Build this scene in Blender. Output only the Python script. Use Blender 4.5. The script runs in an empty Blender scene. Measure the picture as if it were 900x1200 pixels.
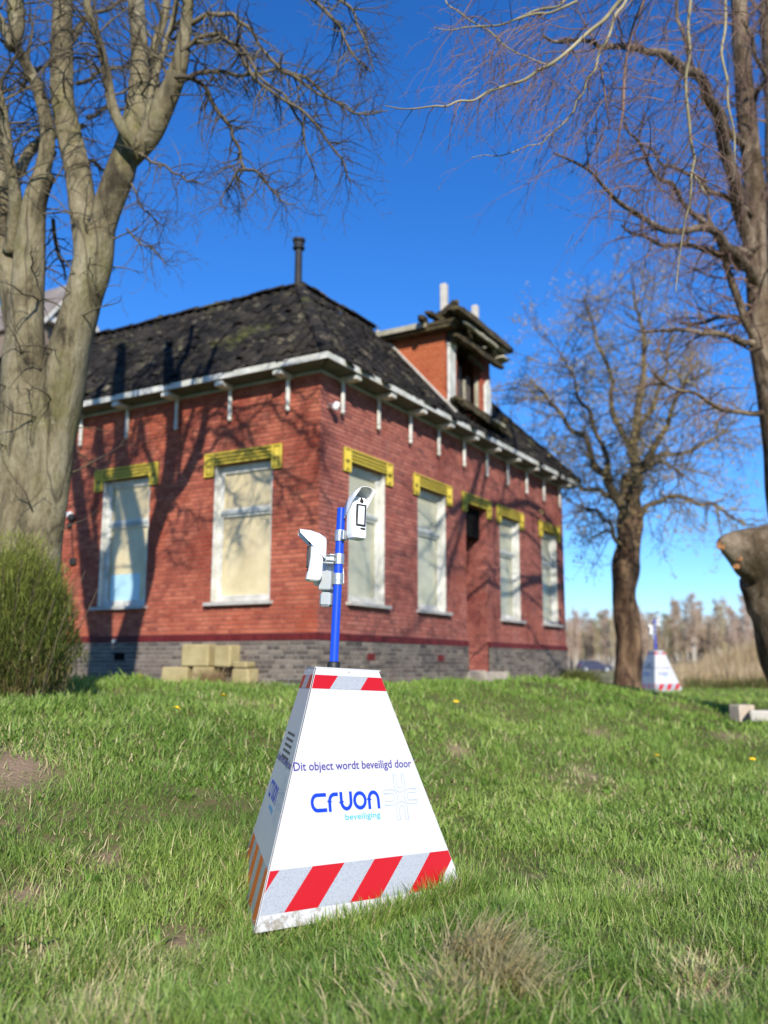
import bpy, math, random
import numpy as np
from mathutils import Vector, Matrix, Euler
random.seed(7); np.random.seed(7)
R = math.radians
sc = bpy.context.scene
col = sc.collection

# ------------------------------------------------------------------ camera, sky, sun, exposure
EYE = 1.12                                   # eye height over the meadow in front
FPX, PITCH, ROLL = 1063.0, 9.541, -0.191     # focal length in px of a 1200 px tall frame
cam_d = bpy.data.cameras.new('camera'); cam = bpy.data.objects.new('camera', cam_d); col.objects.link(cam)
cam_d.sensor_fit = 'VERTICAL'; cam_d.sensor_height = 24.0; cam_d.sensor_width = 18.0
cam_d.lens = 24.0*FPX/1200.0
cam_d.clip_start = 0.05; cam_d.clip_end = 6000
cam.location = (0, 0, EYE)
cam.rotation_euler = (Matrix.Rotation(R(90+PITCH), 3, 'X') @ Matrix.Rotation(R(-ROLL), 3, 'Z')).to_euler()
cam_d.dof.use_dof = True; cam_d.dof.focus_distance = 4.55; cam_d.dof.aperture_fstop = cam_d.lens/1000/0.024
sc.camera = cam

SUN_AZ, SUN_EL = 172.0, 27.0                 # clockwise from +Y, above the horizon
w = bpy.data.worlds.new('World'); sc.world = w; w.use_nodes = True
nt = w.node_tree; bg = nt.nodes['Background']
sky = nt.nodes.new('ShaderNodeTexSky'); sky.sky_type = 'NISHITA'; sky.sun_disc = False
sky.sun_elevation = R(SUN_EL); sky.sun_rotation = R(SUN_AZ)
sky.altitude = 0; sky.air_density = 1.0; sky.dust_density = 0.0; sky.ozone_density = 8.0
hs = nt.nodes.new('ShaderNodeHueSaturation'); hs.inputs['Saturation'].default_value = 1.15; hs.inputs['Hue'].default_value = .508
nt.links.new(sky.outputs[0], hs.inputs['Color']); nt.links.new(hs.outputs[0], bg.inputs['Color'])
bg.inputs['Strength'].default_value = 0.15
sl = bpy.data.lights.new('sun', 'SUN'); so = bpy.data.objects.new('sun', sl); col.objects.link(so)
sl.energy = 5.0; sl.angle = R(0.53); sl.color = (1.0, 0.93, 0.82)
sdir = Vector((math.sin(R(SUN_AZ))*math.cos(R(SUN_EL)), math.cos(R(SUN_AZ))*math.cos(R(SUN_EL)), math.sin(R(SUN_EL))))
so.rotation_euler = sdir.to_track_quat('Z', 'Y').to_euler(); so.location = (0, -20, 20)
sc.view_settings.view_transform = 'Standard'; sc.view_settings.look = 'None'
sc.view_settings.exposure = 0.38; sc.view_settings.gamma = 1.0
sc.render.engine = 'CYCLES'
sc.cycles.max_bounces = 6; sc.cycles.transparent_max_bounces = 8

# ------------------------------------------------------------------ helpers
def at(px, py, D):
    """point at forward distance D that the photograph shows at px, py (900 x 1200)"""
    c, s = math.cos(R(ROLL)), math.sin(R(ROLL)); th = R(PITCH)
    dx, dy = px-450, py-600
    u = dx*c+dy*s; v = -dx*s+dy*c
    Y, Z = 1.0, -v/FPX
    r = Vector((u/FPX, Y*math.cos(th)-Z*math.sin(th), Y*math.sin(th)+Z*math.cos(th)))
    r = r*(D/r.y)
    return Vector((r.x, r.y, r.z+EYE))

def hash2(ix, iy, seed):
    h = (ix.astype(np.int64)*374761393 + iy.astype(np.int64)*668265263 + seed*2147483647) & 0xffffffff
    h = ((h ^ (h >> 13))*1274126177) & 0xffffffff
    return ((h ^ (h >> 16)) & 0xffff)/65535.0
def noise2(x, y, scale, seed=0, octv=3):
    x = np.asarray(x, float)/scale; y = np.asarray(y, float)/scale
    out = 0; amp = 1; tot = 0
    for o in range(octv):
        ix, iy = np.floor(x), np.floor(y); fx, fy = x-ix, y-iy
        fx = fx*fx*(3-2*fx); fy = fy*fy*(3-2*fy)
        a = hash2(ix, iy, seed+o); b = hash2(ix+1, iy, seed+o); c = hash2(ix, iy+1, seed+o); d = hash2(ix+1, iy+1, seed+o)
        out = out+amp*((a*(1-fx)+b*fx)*(1-fy)+(c*(1-fx)+d*fx)*fy); tot += amp
        amp *= .5; x = x*2.03+7.1; y = y*2.03+3.7
    return out/tot
def sst(x, a, b):
    t = np.clip((x-a)/(b-a), 0, 1); return t*t*(3-2*t)

def tag(o, label=None, cat=None, group=None, kind=None):
    if label: o['label'] = label
    if cat: o['category'] = cat
    if group: o['group'] = group
    if kind: o['kind'] = kind
    return o
def link(name, me, parent=None, loc=(0,0,0), rot=(0,0,0)):
    o = bpy.data.objects.new(name, me); col.objects.link(o)
    if parent: o.parent = parent
    o.location = loc; o.rotation_euler = rot
    return o
def empty(name, loc=(0,0,0), rot=(0,0,0), parent=None):
    o = link(name, None, parent, loc, rot); o.empty_display_size = .2; return o
def copy_tree(o, parent=None):
    c = o.copy(); col.objects.link(c)
    if parent: c.parent = parent
    for ch in list(o.children): copy_tree(ch, c)
    return c

class MB:
    def __init__(s): s.v = []; s.f = []
    def add(s, vs, fs):
        n = len(s.v); s.v.extend([tuple(p) for p in vs]); s.f.extend([tuple(i+n for i in f) for f in fs])
    def box(s, x0, x1, y0, y1, z0, z1, M=None, jit=0):
        vs = [(x, y, z) for z in (z0, z1) for y in (y0, y1) for x in (x0, x1)]
        if jit: vs = [(a+random.uniform(-jit, jit), b+random.uniform(-jit, jit), c+random.uniform(-jit, jit)) for a, b, c in vs]
        if M: vs = [M @ Vector(p) for p in vs]
        s.add(vs, [(0,2,3,1),(4,5,7,6),(0,1,5,4),(2,6,7,3),(0,4,6,2),(1,3,7,5)])
    def bevbox(s, x0, x1, y0, y1, z0, z1, b, M=None):
        """box with chamfered edges"""
        vs = []; idx = {}
        for ix, (x, sx) in enumerate(((x0, 1), (x1, -1))):
            for iy, (y, sy) in enumerate(((y0, 1), (y1, -1))):
                for iz, (z, sz) in enumerate(((z0, 1), (z1, -1))):
                    idx[ix, iy, iz] = len(vs)
                    vs += [(x, y+sy*b, z+sz*b), (x+sx*b, y, z+sz*b), (x+sx*b, y+sy*b, z)]
        fs = []
        def q(*k): fs.append(tuple(k))
        for i in (0, 1):
            q(idx[i,0,0], idx[i,0,1], idx[i,1,1], idx[i,1,0]) if i == 0 else q(idx[i,0,0], idx[i,1,0], idx[i,1,1], idx[i,0,1])
            q(idx[0,i,0]+1, idx[1,i,0]+1, idx[1,i,1]+1, idx[0,i,1]+1) if i == 0 else q(idx[0,i,0]+1, idx[0,i,1]+1, idx[1,i,1]+1, idx[1,i,0]+1)
            q(idx[0,0,i]+2, idx[0,1,i]+2, idx[1,1,i]+2, idx[1,0,i]+2) if i == 0 else q(idx[0,0,i]+2, idx[1,0,i]+2, idx[1,1,i]+2, idx[0,1,i]+2)
            for j in (0, 1):
                q(idx[i,j,0], idx[i,j,1], idx[i,j,1]+1, idx[i,j,0]+1)
                q(idx[i,0,j], idx[i,1,j], idx[i,1,j]+2, idx[i,0,j]+2)
                q(idx[0,i,j]+1, idx[1,i,j]+1, idx[1,i,j]+2, idx[0,i,j]+2)
        for k in idx.values(): q(k, k+1, k+2)
        if M: vs = [M @ Vector(p) for p in vs]
        s.add(vs, fs)
    def quad(s, a, b, c, d): s.add([a, b, c, d], [(0,1,2,3)])
    def prism(s, pts, y0, y1, M=None):
        """polygon in xz, extruded along y"""
        n = len(pts); vs = [(p[0], y0, p[1]) for p in pts]+[(p[0], y1, p[1]) for p in pts]
        if M: vs = [M @ Vector(p) for p in vs]
        s.add(vs, [tuple(range(n)), tuple(range(2*n-1, n-1, -1))]+[(i, i+n, (i+1) % n+n, (i+1) % n) for i in range(n)])
    def lathe(s, prof, n=16, M=None, cap=True):
        vs = []; fs = []
        for r_, z in prof:
            for k in range(n):
                a = 2*math.pi*k/n; vs.append((r_*math.cos(a), r_*math.sin(a), z))
        for i in range(len(prof)-1):
            for k in range(n):
                fs.append((i*n+k, i*n+(k+1) % n, (i+1)*n+(k+1) % n, (i+1)*n+k))
        if cap: fs.append(tuple(range(n-1, -1, -1))); fs.append(tuple((len(prof)-1)*n+k for k in range(n)))
        if M: vs = [M @ Vector(p) for p in vs]
        s.add(vs, fs)
    def tube(s, pts, rad, n=6, rough=0.0, closed_end=True):
        pts = [Vector(p) for p in pts]; m = len(pts)
        if m < 2: return
        t = (pts[1]-pts[0]).normalized()
        up = Vector((0, 0, 1)) if abs(t.z) < .9 else Vector((1, 0, 0))
        nx = t.cross(up).normalized()
        vs = []
        for i, p in enumerate(pts):
            if i == 0: tt = pts[1]-pts[0]
            elif i == m-1: tt = pts[-1]-pts[-2]
            else: tt = pts[i+1]-pts[i-1]
            tt.normalize()
            nx = (nx-tt*nx.dot(tt))
            if nx.length < 1e-6: nx = tt.orthogonal()
            nx.normalize(); ny = tt.cross(nx)
            r_ = rad[i]
            for k in range(n):
                a = 2*math.pi*k/n
                rr = r_
                if rough:
                    rr = r_*(1+rough*(math.sin(a*3+p.z*1.7+p.x)*.45+math.sin(a*5-p.z*3.1)*.25+math.sin(a*2+p.z*5.3+p.x*3)*.3))
                vs.append(p+nx*(math.cos(a)*rr)+ny*(math.sin(a)*rr))
        fs = [(i*n+k, i*n+(k+1) % n, (i+1)*n+(k+1) % n, (i+1)*n+k) for i in range(m-1) for k in range(n)]
        if closed_end:
            fs.append(tuple((m-1)*n+k for k in range(n)))
            fs.append(tuple(range(n-1, -1, -1)))
        s.add(vs, fs)
    def mesh(s, name, mat, smooth=False):
        me = bpy.data.meshes.new(name); me.from_pydata(s.v, [], s.f)
        mats = mat if isinstance(mat, (list, tuple)) else [mat]
        for m in mats: me.materials.append(m)
        if smooth: me.polygons.foreach_set('use_smooth', [True]*len(me.polygons))
        me.update(); return me
    def build(s, name, mat, parent=None, loc=(0,0,0), rot=(0,0,0), smooth=False):
        return link(name, s.mesh(name, mat, smooth), parent, loc, rot)

def smooth_poly(pts, rad, k=5):
    P = [Vector(p) for p in pts]; out = []; ro = []
    for i in range(len(P)-1):
        p0 = P[max(i-1, 0)]; p1 = P[i]; p2 = P[i+1]; p3 = P[min(i+2, len(P)-1)]
        for j in range(k):
            t = j/k
            out.append(0.5*((2*p1)+(p2-p0)*t+(2*p0-5*p1+4*p2-p3)*t*t+(3*p1-p0-3*p2+p3)*t*t*t))
            ro.append(rad[i]*(1-t)+rad[i+1]*t)
    out.append(P[-1]); ro.append(rad[-1]); return out, ro

# ------------------------------------------------------------------ materials
def nodemat(name):
    m = bpy.data.materials.new(name); m.use_nodes = True
    return m, m.node_tree, m.node_tree.nodes['Principled BSDF']
def ramp(nt, fac, stops):
    r_ = nt.nodes.new('ShaderNodeValToRGB'); el = r_.color_ramp.elements
    while len(el) < len(stops): el.new(.5)
    for e, (p, c) in zip(el, stops): e.position = p; e.color = (*c, 1)
    nt.links.new(fac, r_.inputs[0]); return r_.outputs[0]
def noise(nt, scale, detail=4, rough=.6, vec=None, stretch=None, dist=0):
    n = nt.nodes.new('ShaderNodeTexNoise'); n.inputs['Scale'].default_value = scale
    n.inputs['Detail'].default_value = detail; n.inputs['Roughness'].default_value = rough
    n.inputs['Distortion'].default_value = dist
    if vec is None:
        tc = nt.nodes.new('ShaderNodeTexCoord'); vec = tc.outputs['Object']
    if stretch:
        mp = nt.nodes.new('ShaderNodeMapping'); mp.inputs['Scale'].default_value = stretch
        nt.links.new(vec, mp.inputs[0]); vec = mp.outputs[0]
    nt.links.new(vec, n.inputs['Vector']); return n.outputs[0]
def geo_pos(nt):
    g = nt.nodes.new('ShaderNodeNewGeometry'); return g.outputs['Position']
def bump(nt, b, h, strength=.5, dist=.01):
    bn = nt.nodes.new('ShaderNodeBump'); bn.inputs['Strength'].default_value = strength; bn.inputs['Distance'].default_value = dist
    nt.links.new(h, bn.inputs['Height']); nt.links.new(bn.outputs[0], b.inputs['Normal'])
def mixc(nt, fac, a, b, mode='MIX'):
    m = nt.nodes.new('ShaderNodeMix'); m.data_type = 'RGBA'; m.blend_type = mode
    for sock, val in ((m.inputs[0], fac), (m.inputs[6], a), (m.inputs[7], b)):
        if isinstance(val, (int, float)): sock.default_value = val
        elif isinstance(val, tuple): sock.default_value = (*val, 1)
        else: nt.links.new(val, sock)
    return m.outputs[2]
def simple(name, c1, c2=None, scale=8, rough=.6, metal=0, bmp=0, bscale=None, world=True, bdist=.004, spec=.5, stretch=None):
    m, t, b = nodemat(name)
    vec = geo_pos(t) if world else None
    if c2:
        n = noise(t, scale, 5, .65, vec, stretch)
        t.links.new(ramp(t, n, [(.35, c1), (.68, c2)]), b.inputs['Base Color'])
    else: b.inputs['Base Color'].default_value = (*c1, 1)
    b.inputs['Roughness'].default_value = rough; b.inputs['Metallic'].default_value = metal
    b.inputs['Specular IOR Level'].default_value = spec
    if bmp: bump(t, b, noise(t, bscale or scale*4, 5, .65, vec, stretch), bmp, bdist)
    return m
def island_mat(name, stops, rough=.85, big=None, bscale=60, bstr=.4, spec=.3, bdist=.003, small=.3):
    """colour per piece (mesh island and object), stained by broad noise in place"""
    m, t, b = nodemat(name)
    g = t.nodes.new('ShaderNodeNewGeometry'); oi = t.nodes.new('ShaderNodeObjectInfo')
    ad = t.nodes.new('ShaderNodeMath'); ad.operation = 'ADD'
    t.links.new(g.outputs['Random Per Island'], ad.inputs[0]); t.links.new(oi.outputs['Random'], ad.inputs[1])
    fr = t.nodes.new('ShaderNodeMath'); fr.operation = 'FRACT'; t.links.new(ad.outputs[0], fr.inputs[0])
    c = ramp(t, fr.outputs[0], stops)
    if big:
        for sc_, ca, p0, p1 in big:
            n = noise(t, sc_, 6, .7, g.outputs['Position'])
            f = ramp(t, n, [(p0, (0,0,0)), (p1, (1,1,1))])
            c = mixc(t, f, c, ca)
    n2 = noise(t, bscale, 4, .7, g.outputs['Position'])
    c = mixc(t, small, c, ramp(t, n2, [(.3, (.3,.3,.3)), (.7, (1,1,1))]), 'MULTIPLY')
    t.links.new(c, b.inputs['Base Color'])
    b.inputs['Roughness'].default_value = rough; b.inputs['Specular IOR Level'].default_value = spec
    bump(t, b, n2, bstr, bdist)
    return m

M = {}
M['brick'] = island_mat('red_brick', [(0, (.30,.072,.044)), (.3, (.42,.108,.064)), (.65, (.50,.155,.092)), (.85, (.37,.092,.056)), (1, (.23,.060,.044))],
    big=[(.9, (.27,.042,.022), .48, .68), (2.6, (.54,.19,.11), .54, .76), (.55, (.52,.10,.035), .52, .72), (1.7, (.15,.045,.035), .62, .78)])
M['brick_front'] = island_mat('weathered_brick_grazing_tint', [(0, (.31,.10,.082)), (.35, (.40,.130,.100)), (.65, (.46,.17,.13)), (.85, (.34,.11,.09)), (1, (.22,.085,.075))],  # weathered red brick, turned pinker to paint in the front's grazing light
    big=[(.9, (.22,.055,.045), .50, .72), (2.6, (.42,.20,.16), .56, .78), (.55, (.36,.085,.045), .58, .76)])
M['mortar'] = simple('mortar_joint', (.30,.12,.075), (.22,.085,.055), 6, .95, bmp=.3, bscale=80)
M['plinth_brick'] = island_mat('grey_plinth_brick', [(0, (.085,.070,.060)), (.5, (.16,.13,.105)), (1, (.24,.20,.16))],
    big=[(1.2, (.15,.10,.085), .52, .75), (3, (.30,.28,.25), .62, .8)])
M['plinth_mortar'] = simple('plinth_mortar', (.33,.31,.28), (.22,.20,.18), 5, .95)
M['belt_brick'] = island_mat('dark_red_glazed_brick', [(0, (.10,.010,.012)), (1, (.15,.018,.018))], rough=.5, bstr=.15)
M['belt_mortar'] = simple('belt_mortar', (.12,.03,.03), rough=.9)
M['tile'] = island_mat('dark_roof_tile', [(0, (.008,.007,.007)), (.5, (.018,.015,.013)), (1, (.038,.032,.026))], rough=.82,
    big=[(1.6, (.10,.085,.055), .56, .74), (3.5, (.24,.21,.14), .57, .72), (.8, (.10,.11,.025), .60, .74)], bscale=14, bstr=1, bdist=.03, small=.6)
M['roof_under'] = simple('roof_felt', (.02,.018,.017), (.05,.04,.03), 5, .9)
M['white_wood'] = simple('weathered_white_paint', (.45,.45,.38), (.74,.73,.68), 4, .5, bmp=.15, bscale=50)
M['grey_wood'] = simple('grey_weathered_paint', (.30,.33,.31), (.42,.45,.43), 4, .6, bmp=.2, bscale=40)
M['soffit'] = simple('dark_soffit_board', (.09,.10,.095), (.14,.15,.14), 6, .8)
M['ply'] = simple('plywood_board', (.62,.48,.27), (.80,.66,.42), 2.2, .7, bmp=.1, bscale=20)
M['ply_green'] = simple('greyed_window_board', (.50,.47,.34), (.64,.60,.46), 2.2, .6, bmp=.1, bscale=20)
M['sill'] = simple('stone_sill', (.36,.35,.32), (.50,.48,.44), 9, .8, bmp=.3)
M['lintel'] = simple('yellow_painted_stone', (.62,.47,.04), (.70,.56,.08), 7, .6, bmp=.3, bscale=40)
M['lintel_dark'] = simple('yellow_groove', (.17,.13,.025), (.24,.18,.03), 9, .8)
M['paper'] = simple('pale_blue_sheet', (.45,.68,.80), (.50,.72,.84), 3, .5)
M['black'] = simple('black_void', (.006,.006,.006), rough=.9, spec=.1)
M['door'] = simple('dark_green_door_paint', (.012,.03,.02), rough=.4)
M['flue'] = simple('black_flue_metal', (.010,.010,.012), (.02,.02,.022), 6, .7)
M['rot'] = simple('rotten_mossy_wood', (.018,.011,.007), (.11,.085,.035), 7, .95, bmp=1, bscale=20, bdist=.02)
M['oldwood'] = simple('pale_old_wood', (.26,.24,.17), (.42,.40,.30), 6, .85, bmp=.5, bscale=18, bdist=.01)
M['barn_wall'] = simple('brown_board_wall', (.16,.12,.09), (.24,.19,.14), 3, .9)
M['barn_roof'] = simple('grey_barn_roof', (.17,.145,.13), (.26,.225,.20), 2, .9)
M['dormer_brick'] = island_mat('orange_brick', [(0, (.42,.115,.045)), (.5, (.50,.145,.06)), (1, (.45,.13,.055))],
    big=[(1.2, (.36,.09,.04), .5, .75)], small=.2)
M['grey_board'] = simple('dark_grey_board', (.05,.042,.038), (.12,.10,.09), 6, .9, bmp=.4)
M['stone'] = simple('yellow_sandstone', (.30,.24,.11), (.42,.35,.18), 4, .9, bmp=.5, bscale=30)
M['greystone'] = simple('weathered_grey_stone', (.36,.30,.24), (.52,.45,.36), 7, .9, bmp=.6, bscale=25)
M['concrete'] = simple('pale_concrete', (.42,.39,.34), (.55,.52,.46), 8, .9, bmp=.4)

def bark_mat(name, base, dark, light, moss, ms=.5):
    m, t, b = nodemat(name); pos = geo_pos(t)
    n1 = noise(t, 3.2, 7, .7, pos, (1,1,.35), .6); n2 = noise(t, 28, 5, .7, pos, (1,1,.5))
    n3 = noise(t, 1.3, 5, .65, pos); n4 = noise(t, 7, 5, .75, pos)
    c = ramp(t, n1, [(.34, dark), (.47, base), (.64, light)])
    c = mixc(t, ramp(t, n3, [(ms, (0,0,0)), (ms+.18, (1,1,1))]), c, moss)
    c = mixc(t, ramp(t, n4, [(.60, (0,0,0)), (.70, (.75,.75,.75))]), c, light)
    c = mixc(t, ramp(t, n4, [(.27, (.8,.8,.8)), (.36, (0,0,0))]), c, dark)
    c = mixc(t, .5, c, ramp(t, n2, [(.3, (.25,.25,.25)), (.7, (1,1,1))]), 'MULTIPLY')
    n5 = noise(t, 1.1, 3, .5, pos, (1,1,.22), 1.5)   # long dark cracks
    c = mixc(t, ramp(t, n5, [(.485, (0,0,0)), (.5, (.85,.85,.85)), (.515, (0,0,0))]), c, dark)
    t.links.new(c, b.inputs['Base Color']); b.inputs['Roughness'].default_value = .9; b.inputs['Specular IOR Level'].default_value = .2
    ad = t.nodes.new('ShaderNodeMath'); ad.operation = 'MULTIPLY_ADD'; ad.inputs[1].default_value = .4
    t.links.new(n2, ad.inputs[0]); t.links.new(n1, ad.inputs[2])
    bump(t, b, ad.outputs[0], .9, .05)
    return m
M['bark'] = bark_mat('lime_grey_green_bark', (.215,.18,.105), (.050,.040,.025), (.33,.29,.19), (.165,.155,.05), .52)
M['bark_right'] = bark_mat('old_grey_brown_bark', (.155,.110,.068), (.028,.019,.012), (.34,.27,.19), (.085,.06,.03), .52)
M['bark_mid'] = bark_mat('rough_brown_bark', (.085,.048,.030), (.016,.010,.007), (.26,.17,.10), (.05,.035,.02), .5)
M['bark_limb'] = bark_mat('tan_limb_bark', (.15,.11,.065), (.05,.035,.02), (.26,.20,.12), (.12,.10,.04), .5)
M['twig'] = simple('grey_brown_twig', (.045,.034,.022), (.16,.13,.075), 1.5, .85)
M['twig_red'] = simple('purple_brown_twig', (.10,.058,.045), (.25,.155,.11), 2, .8)
M['twig_pale'] = simple('pale_yellow_grey_branch', (.16,.14,.07), (.36,.31,.19), 2, .85)
M['twig_mid'] = simple('brown_twig', (.09,.065,.038), (.24,.18,.10), 1.5, .85)
M['cut'] = simple('orange_sawn_wood', (.30,.13,.05), (.55,.27,.10), 25, .8)
M['birch_bark'] = simple('pale_birch_bark', (.40,.36,.30), (.52,.48,.42), 2, .9)
M['pyr_white'] = simple('white_coated_panel', (.64,.64,.64), rough=.42)
def panel_mat():
    m, t, b = nodemat('white_coated_panel'); tc = t.nodes.new('ShaderNodeTexCoord'); sp = t.nodes.new('ShaderNodeSeparateXYZ'); t.links.new(tc.outputs['Object'], sp.inputs[0])
    n = noise(t, 18, 6, .75, tc.outputs['Object']); n2 = noise(t, 3, 5, .6, tc.outputs['Object'], (1,1,.3))
    mr = t.nodes.new('ShaderNodeMapRange'); mr.inputs[1].default_value = .0; mr.inputs[2].default_value = .22; mr.inputs[3].default_value = .16; mr.inputs[4].default_value = -.06; t.links.new(sp.outputs[2], mr.inputs[0])
    ad = t.nodes.new('ShaderNodeMath'); t.links.new(n, ad.inputs[0]); t.links.new(mr.outputs[0], ad.inputs[1])
    c = mixc(t, ramp(t, n2, [(.40, (0,0,0)), (.75, (.5,.5,.5))]), (.60,.60,.60), (.51,.51,.49))
    c = mixc(t, ramp(t, ad.outputs[0], [(.60, (0,0,0)), (.72, (.75,.75,.75))]), c, (.24,.20,.13))
    t.links.new(c, b.inputs['Base Color']); b.inputs['Roughness'].default_value = .42; return m
M['pyr_white'] = panel_mat()
M['pyr_core'] = simple('dark_grey_core', (.045,.045,.05), rough=.6)
M['stripe_red'] = simple('red_reflective_film', (.50,.006,.008), rough=.35)
M['stripe_orange'] = simple('orange_reflective_film', (.80,.10,.012), rough=.35)
M['blue_pole'] = simple('blue_painted_steel', (.007,.060,.62), rough=.32)
M['rubber'] = simple('black_rubber', (.012,.012,.012), rough=.55)
M['galv'] = simple('galvanised_steel', (.42,.44,.45), (.60,.62,.63), 90, .38, .75, world=False)
M['dev_white'] = simple('white_device_plastic', (.80,.80,.80), rough=.3)
M['dev_grey'] = simple('light_grey_plastic', (.40,.43,.43), rough=.45)
M['dev_lens'] = simple('pale_lens_film', (.66,.68,.70), rough=.25)
M['ink_navy'] = simple('navy_ink', (.055,.035,.26), rough=.5)
M['ink_blue'] = simple('royal_blue_ink', (.004,.045,.55), rough=.45)
M['ink_sky'] = simple('sky_blue_ink', (.03,.44,.80), rough=.45)
M['ink_pale'] = simple('pale_grey_ink', (.38,.43,.52), rough=.5)
M['ink_black'] = simple('dark_grey_ink', (.05,.05,.06), rough=.5)
def refl_mat():
    m, t, b = nodemat('white_honeycomb_reflective_film')
    tc = t.nodes.new('ShaderNodeTexCoord'); v = t.nodes.new('ShaderNodeTexVoronoi'); v.feature = 'DISTANCE_TO_EDGE'
    v.inputs['Scale'].default_value = 150; v.inputs['Randomness'].default_value = .15
    t.links.new(tc.outputs['Object'], v.inputs['Vector'])
    t.links.new(ramp(t, v.outputs['Distance'], [(.05, (.40,.42,.45)), (.14, (.25,.275,.32))]), b.inputs['Base Color'])
    b.inputs['Roughness'].default_value = .35; return m
M['stripe_white'] = refl_mat()
def glass_mat():
    m, t, b = nodemat('thin_window_glass'); t.nodes.remove(b)
    out = t.nodes['Material Output']; tr = t.nodes.new('ShaderNodeBsdfTransparent'); gl = t.nodes.new('ShaderNodeBsdfGlossy')
    gl.inputs['Roughness'].default_value = .06; tr.inputs['Color'].default_value = (.97,.98,.97,1)
    lw = t.nodes.new('ShaderNodeLayerWeight'); lw.inputs[0].default_value = .5
    p5 = t.nodes.new('ShaderNodeMath'); p5.operation = 'POWER'; p5.inputs[1].default_value = 4; t.links.new(lw.outputs['Facing'], p5.inputs[0])
    fr = t.nodes.new('ShaderNodeMath'); fr.operation = 'MULTIPLY_ADD'; fr.inputs[1].default_value = .13; fr.inputs[2].default_value = .03; t.links.new(p5.outputs[0], fr.inputs[0])
    mx = t.nodes.new('ShaderNodeMixShader'); t.links.new(fr.outputs[0], mx.inputs[0]); t.links.new(tr.outputs[0], mx.inputs[1]); t.links.new(gl.outputs[0], mx.inputs[2])
    t.links.new(mx.outputs[0], out.inputs['Surface']); return m
M['glass'] = glass_mat()

def blade_mat(name, green, green2, straw, transl=.35):
    """blades: 'tint' picks green to straw, 'shade' varies brightness, both per blade"""
    m, t, b = nodemat(name); t.nodes.remove(b); out = t.nodes['Material Output']
    at1 = t.nodes.new('ShaderNodeAttribute'); at1.attribute_name = 'tint'
    sep = t.nodes.new('ShaderNodeSeparateColor'); t.links.new(at1.outputs['Color'], sep.inputs[0])
    c = mixc(t, sep.outputs[1], green, green2)
    c = mixc(t, sep.outputs[0], c, straw)
    df = t.nodes.new('ShaderNodeBsdfDiffuse'); tl = t.nodes.new('ShaderNodeBsdfTranslucent'); gs = t.nodes.new('ShaderNodeBsdfGlossy')
    gs.inputs['Roughness'].default_value = .45; gs.inputs['Color'].default_value = (.8,.85,.8,1)
    t.links.new(c, df.inputs[0]); t.links.new(c, tl.inputs[0])
    mx = t.nodes.new('ShaderNodeMixShader'); mx.inputs[0].default_value = transl
    t.links.new(df.outputs[0], mx.inputs[1]); t.links.new(tl.outputs[0], mx.inputs[2])
    m2 = t.nodes.new('ShaderNodeMixShader'); m2.inputs[0].default_value = .02
    t.links.new(mx.outputs[0], m2.inputs[1]); t.links.new(gs.outputs[0], m2.inputs[2])
    t.links.new(m2.outputs[0], out.inputs['Surface']); return m
M['grass'] = blade_mat('meadow_grass', (.115,.245,.030), (.31,.455,.085), (.70,.57,.33))
M['reed'] = blade_mat('dry_reed', (.42,.31,.17), (.58,.46,.28), (.30,.20,.10), .3)
M['bush'] = blade_mat('broom_foliage', (.085,.125,.025), (.28,.31,.06), (.24,.18,.08), .3)

# ------------------------------------------------------------------ the ground
HA = R(30.60); HC = Vector((-0.871, 12.0, 0))
HF = Vector((math.sin(HA), math.cos(HA), 0)); HI = Vector((-math.cos(HA), math.sin(HA), 0))
HW, HL = 9.67, 11.0
def to_house(x, y):
    dx, dy = x-HC.x, y-HC.y
    return dx*HF.x+dy*HF.y, dx*HI.x+dy*HI.y
def height(x, y):
    x = np.asarray(x, float); y = np.asarray(y, float)
    s, q = to_house(x, y)
    ds = np.maximum(np.maximum(-s, s-HW), 0); dq = np.maximum(np.maximum(-q, q-HL), 0)
    dw = np.hypot(ds, dq); d = np.hypot(np.maximum(-s, 0)*.25+np.maximum(s-HW, 0), dq)
    base = -1.12+.36*sst(y, 5, 14.5)
    base = base-.55*sst(y, 27, 40)+.45*sst(y, 60, 120)
    k = sst(s, 4.5, 9.5)
    m = 1-sst(d, 1.2-1.0*k, 4.9-1.9*k)
    top = -.27-.008*np.clip(s, 0, 10)-.008*np.clip(q, 0, 11)
    z = base*(1-m)+top*m
    z = z+.11*np.exp(-((x-.50)**2/.16+(y-4.10)**2/.07)) + .07*np.exp(-((x-.18)**2+(y-3.02)**2)/.10)
    near = 1-sst(y, 8, 20)
    z = z+(noise2(x, y, 1.25, 17, 2)-.5)*.26*sst(y, 6.5, 9)*sst(dw, .2, 1.6)*(1-sst(y, 26, 32))
    z = z+(noise2(x, y, .9, 3)-.5)*(.05+.05*near)+(noise2(x, y, 3.5, 8)-.5)*.14*sst(dw, .3, 2.5)
    z = z-.04*sst(y, 3.6, 4.8)*near
    return z+EYE
def ground_at(px, py, D0_=2.6, D1_=30):
    for D in np.linspace(D0_, D1_, 900):
        p = at(px, py, float(D))
        if p.z <= float(height(p.x, p.y)): return p
    return at(px, py, D1_)
BARE = [(ground_at(a, b), r_) for a, b, r_ in ((12, 903, .30), (752, 1037, .13), (640, 1030, .08), (815, 1125, .12), (570, 1150, .12), (835, 1160, .11), (215, 1105, .08), (60, 1130, .08), (540, 880, .10), (690, 905, .11), (130, 1010, .07),
                                             (300, 830, .2), (700, 860, .15), (860, 860, .2), (25, 1060, .13), (880, 1010, .12))]
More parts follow.
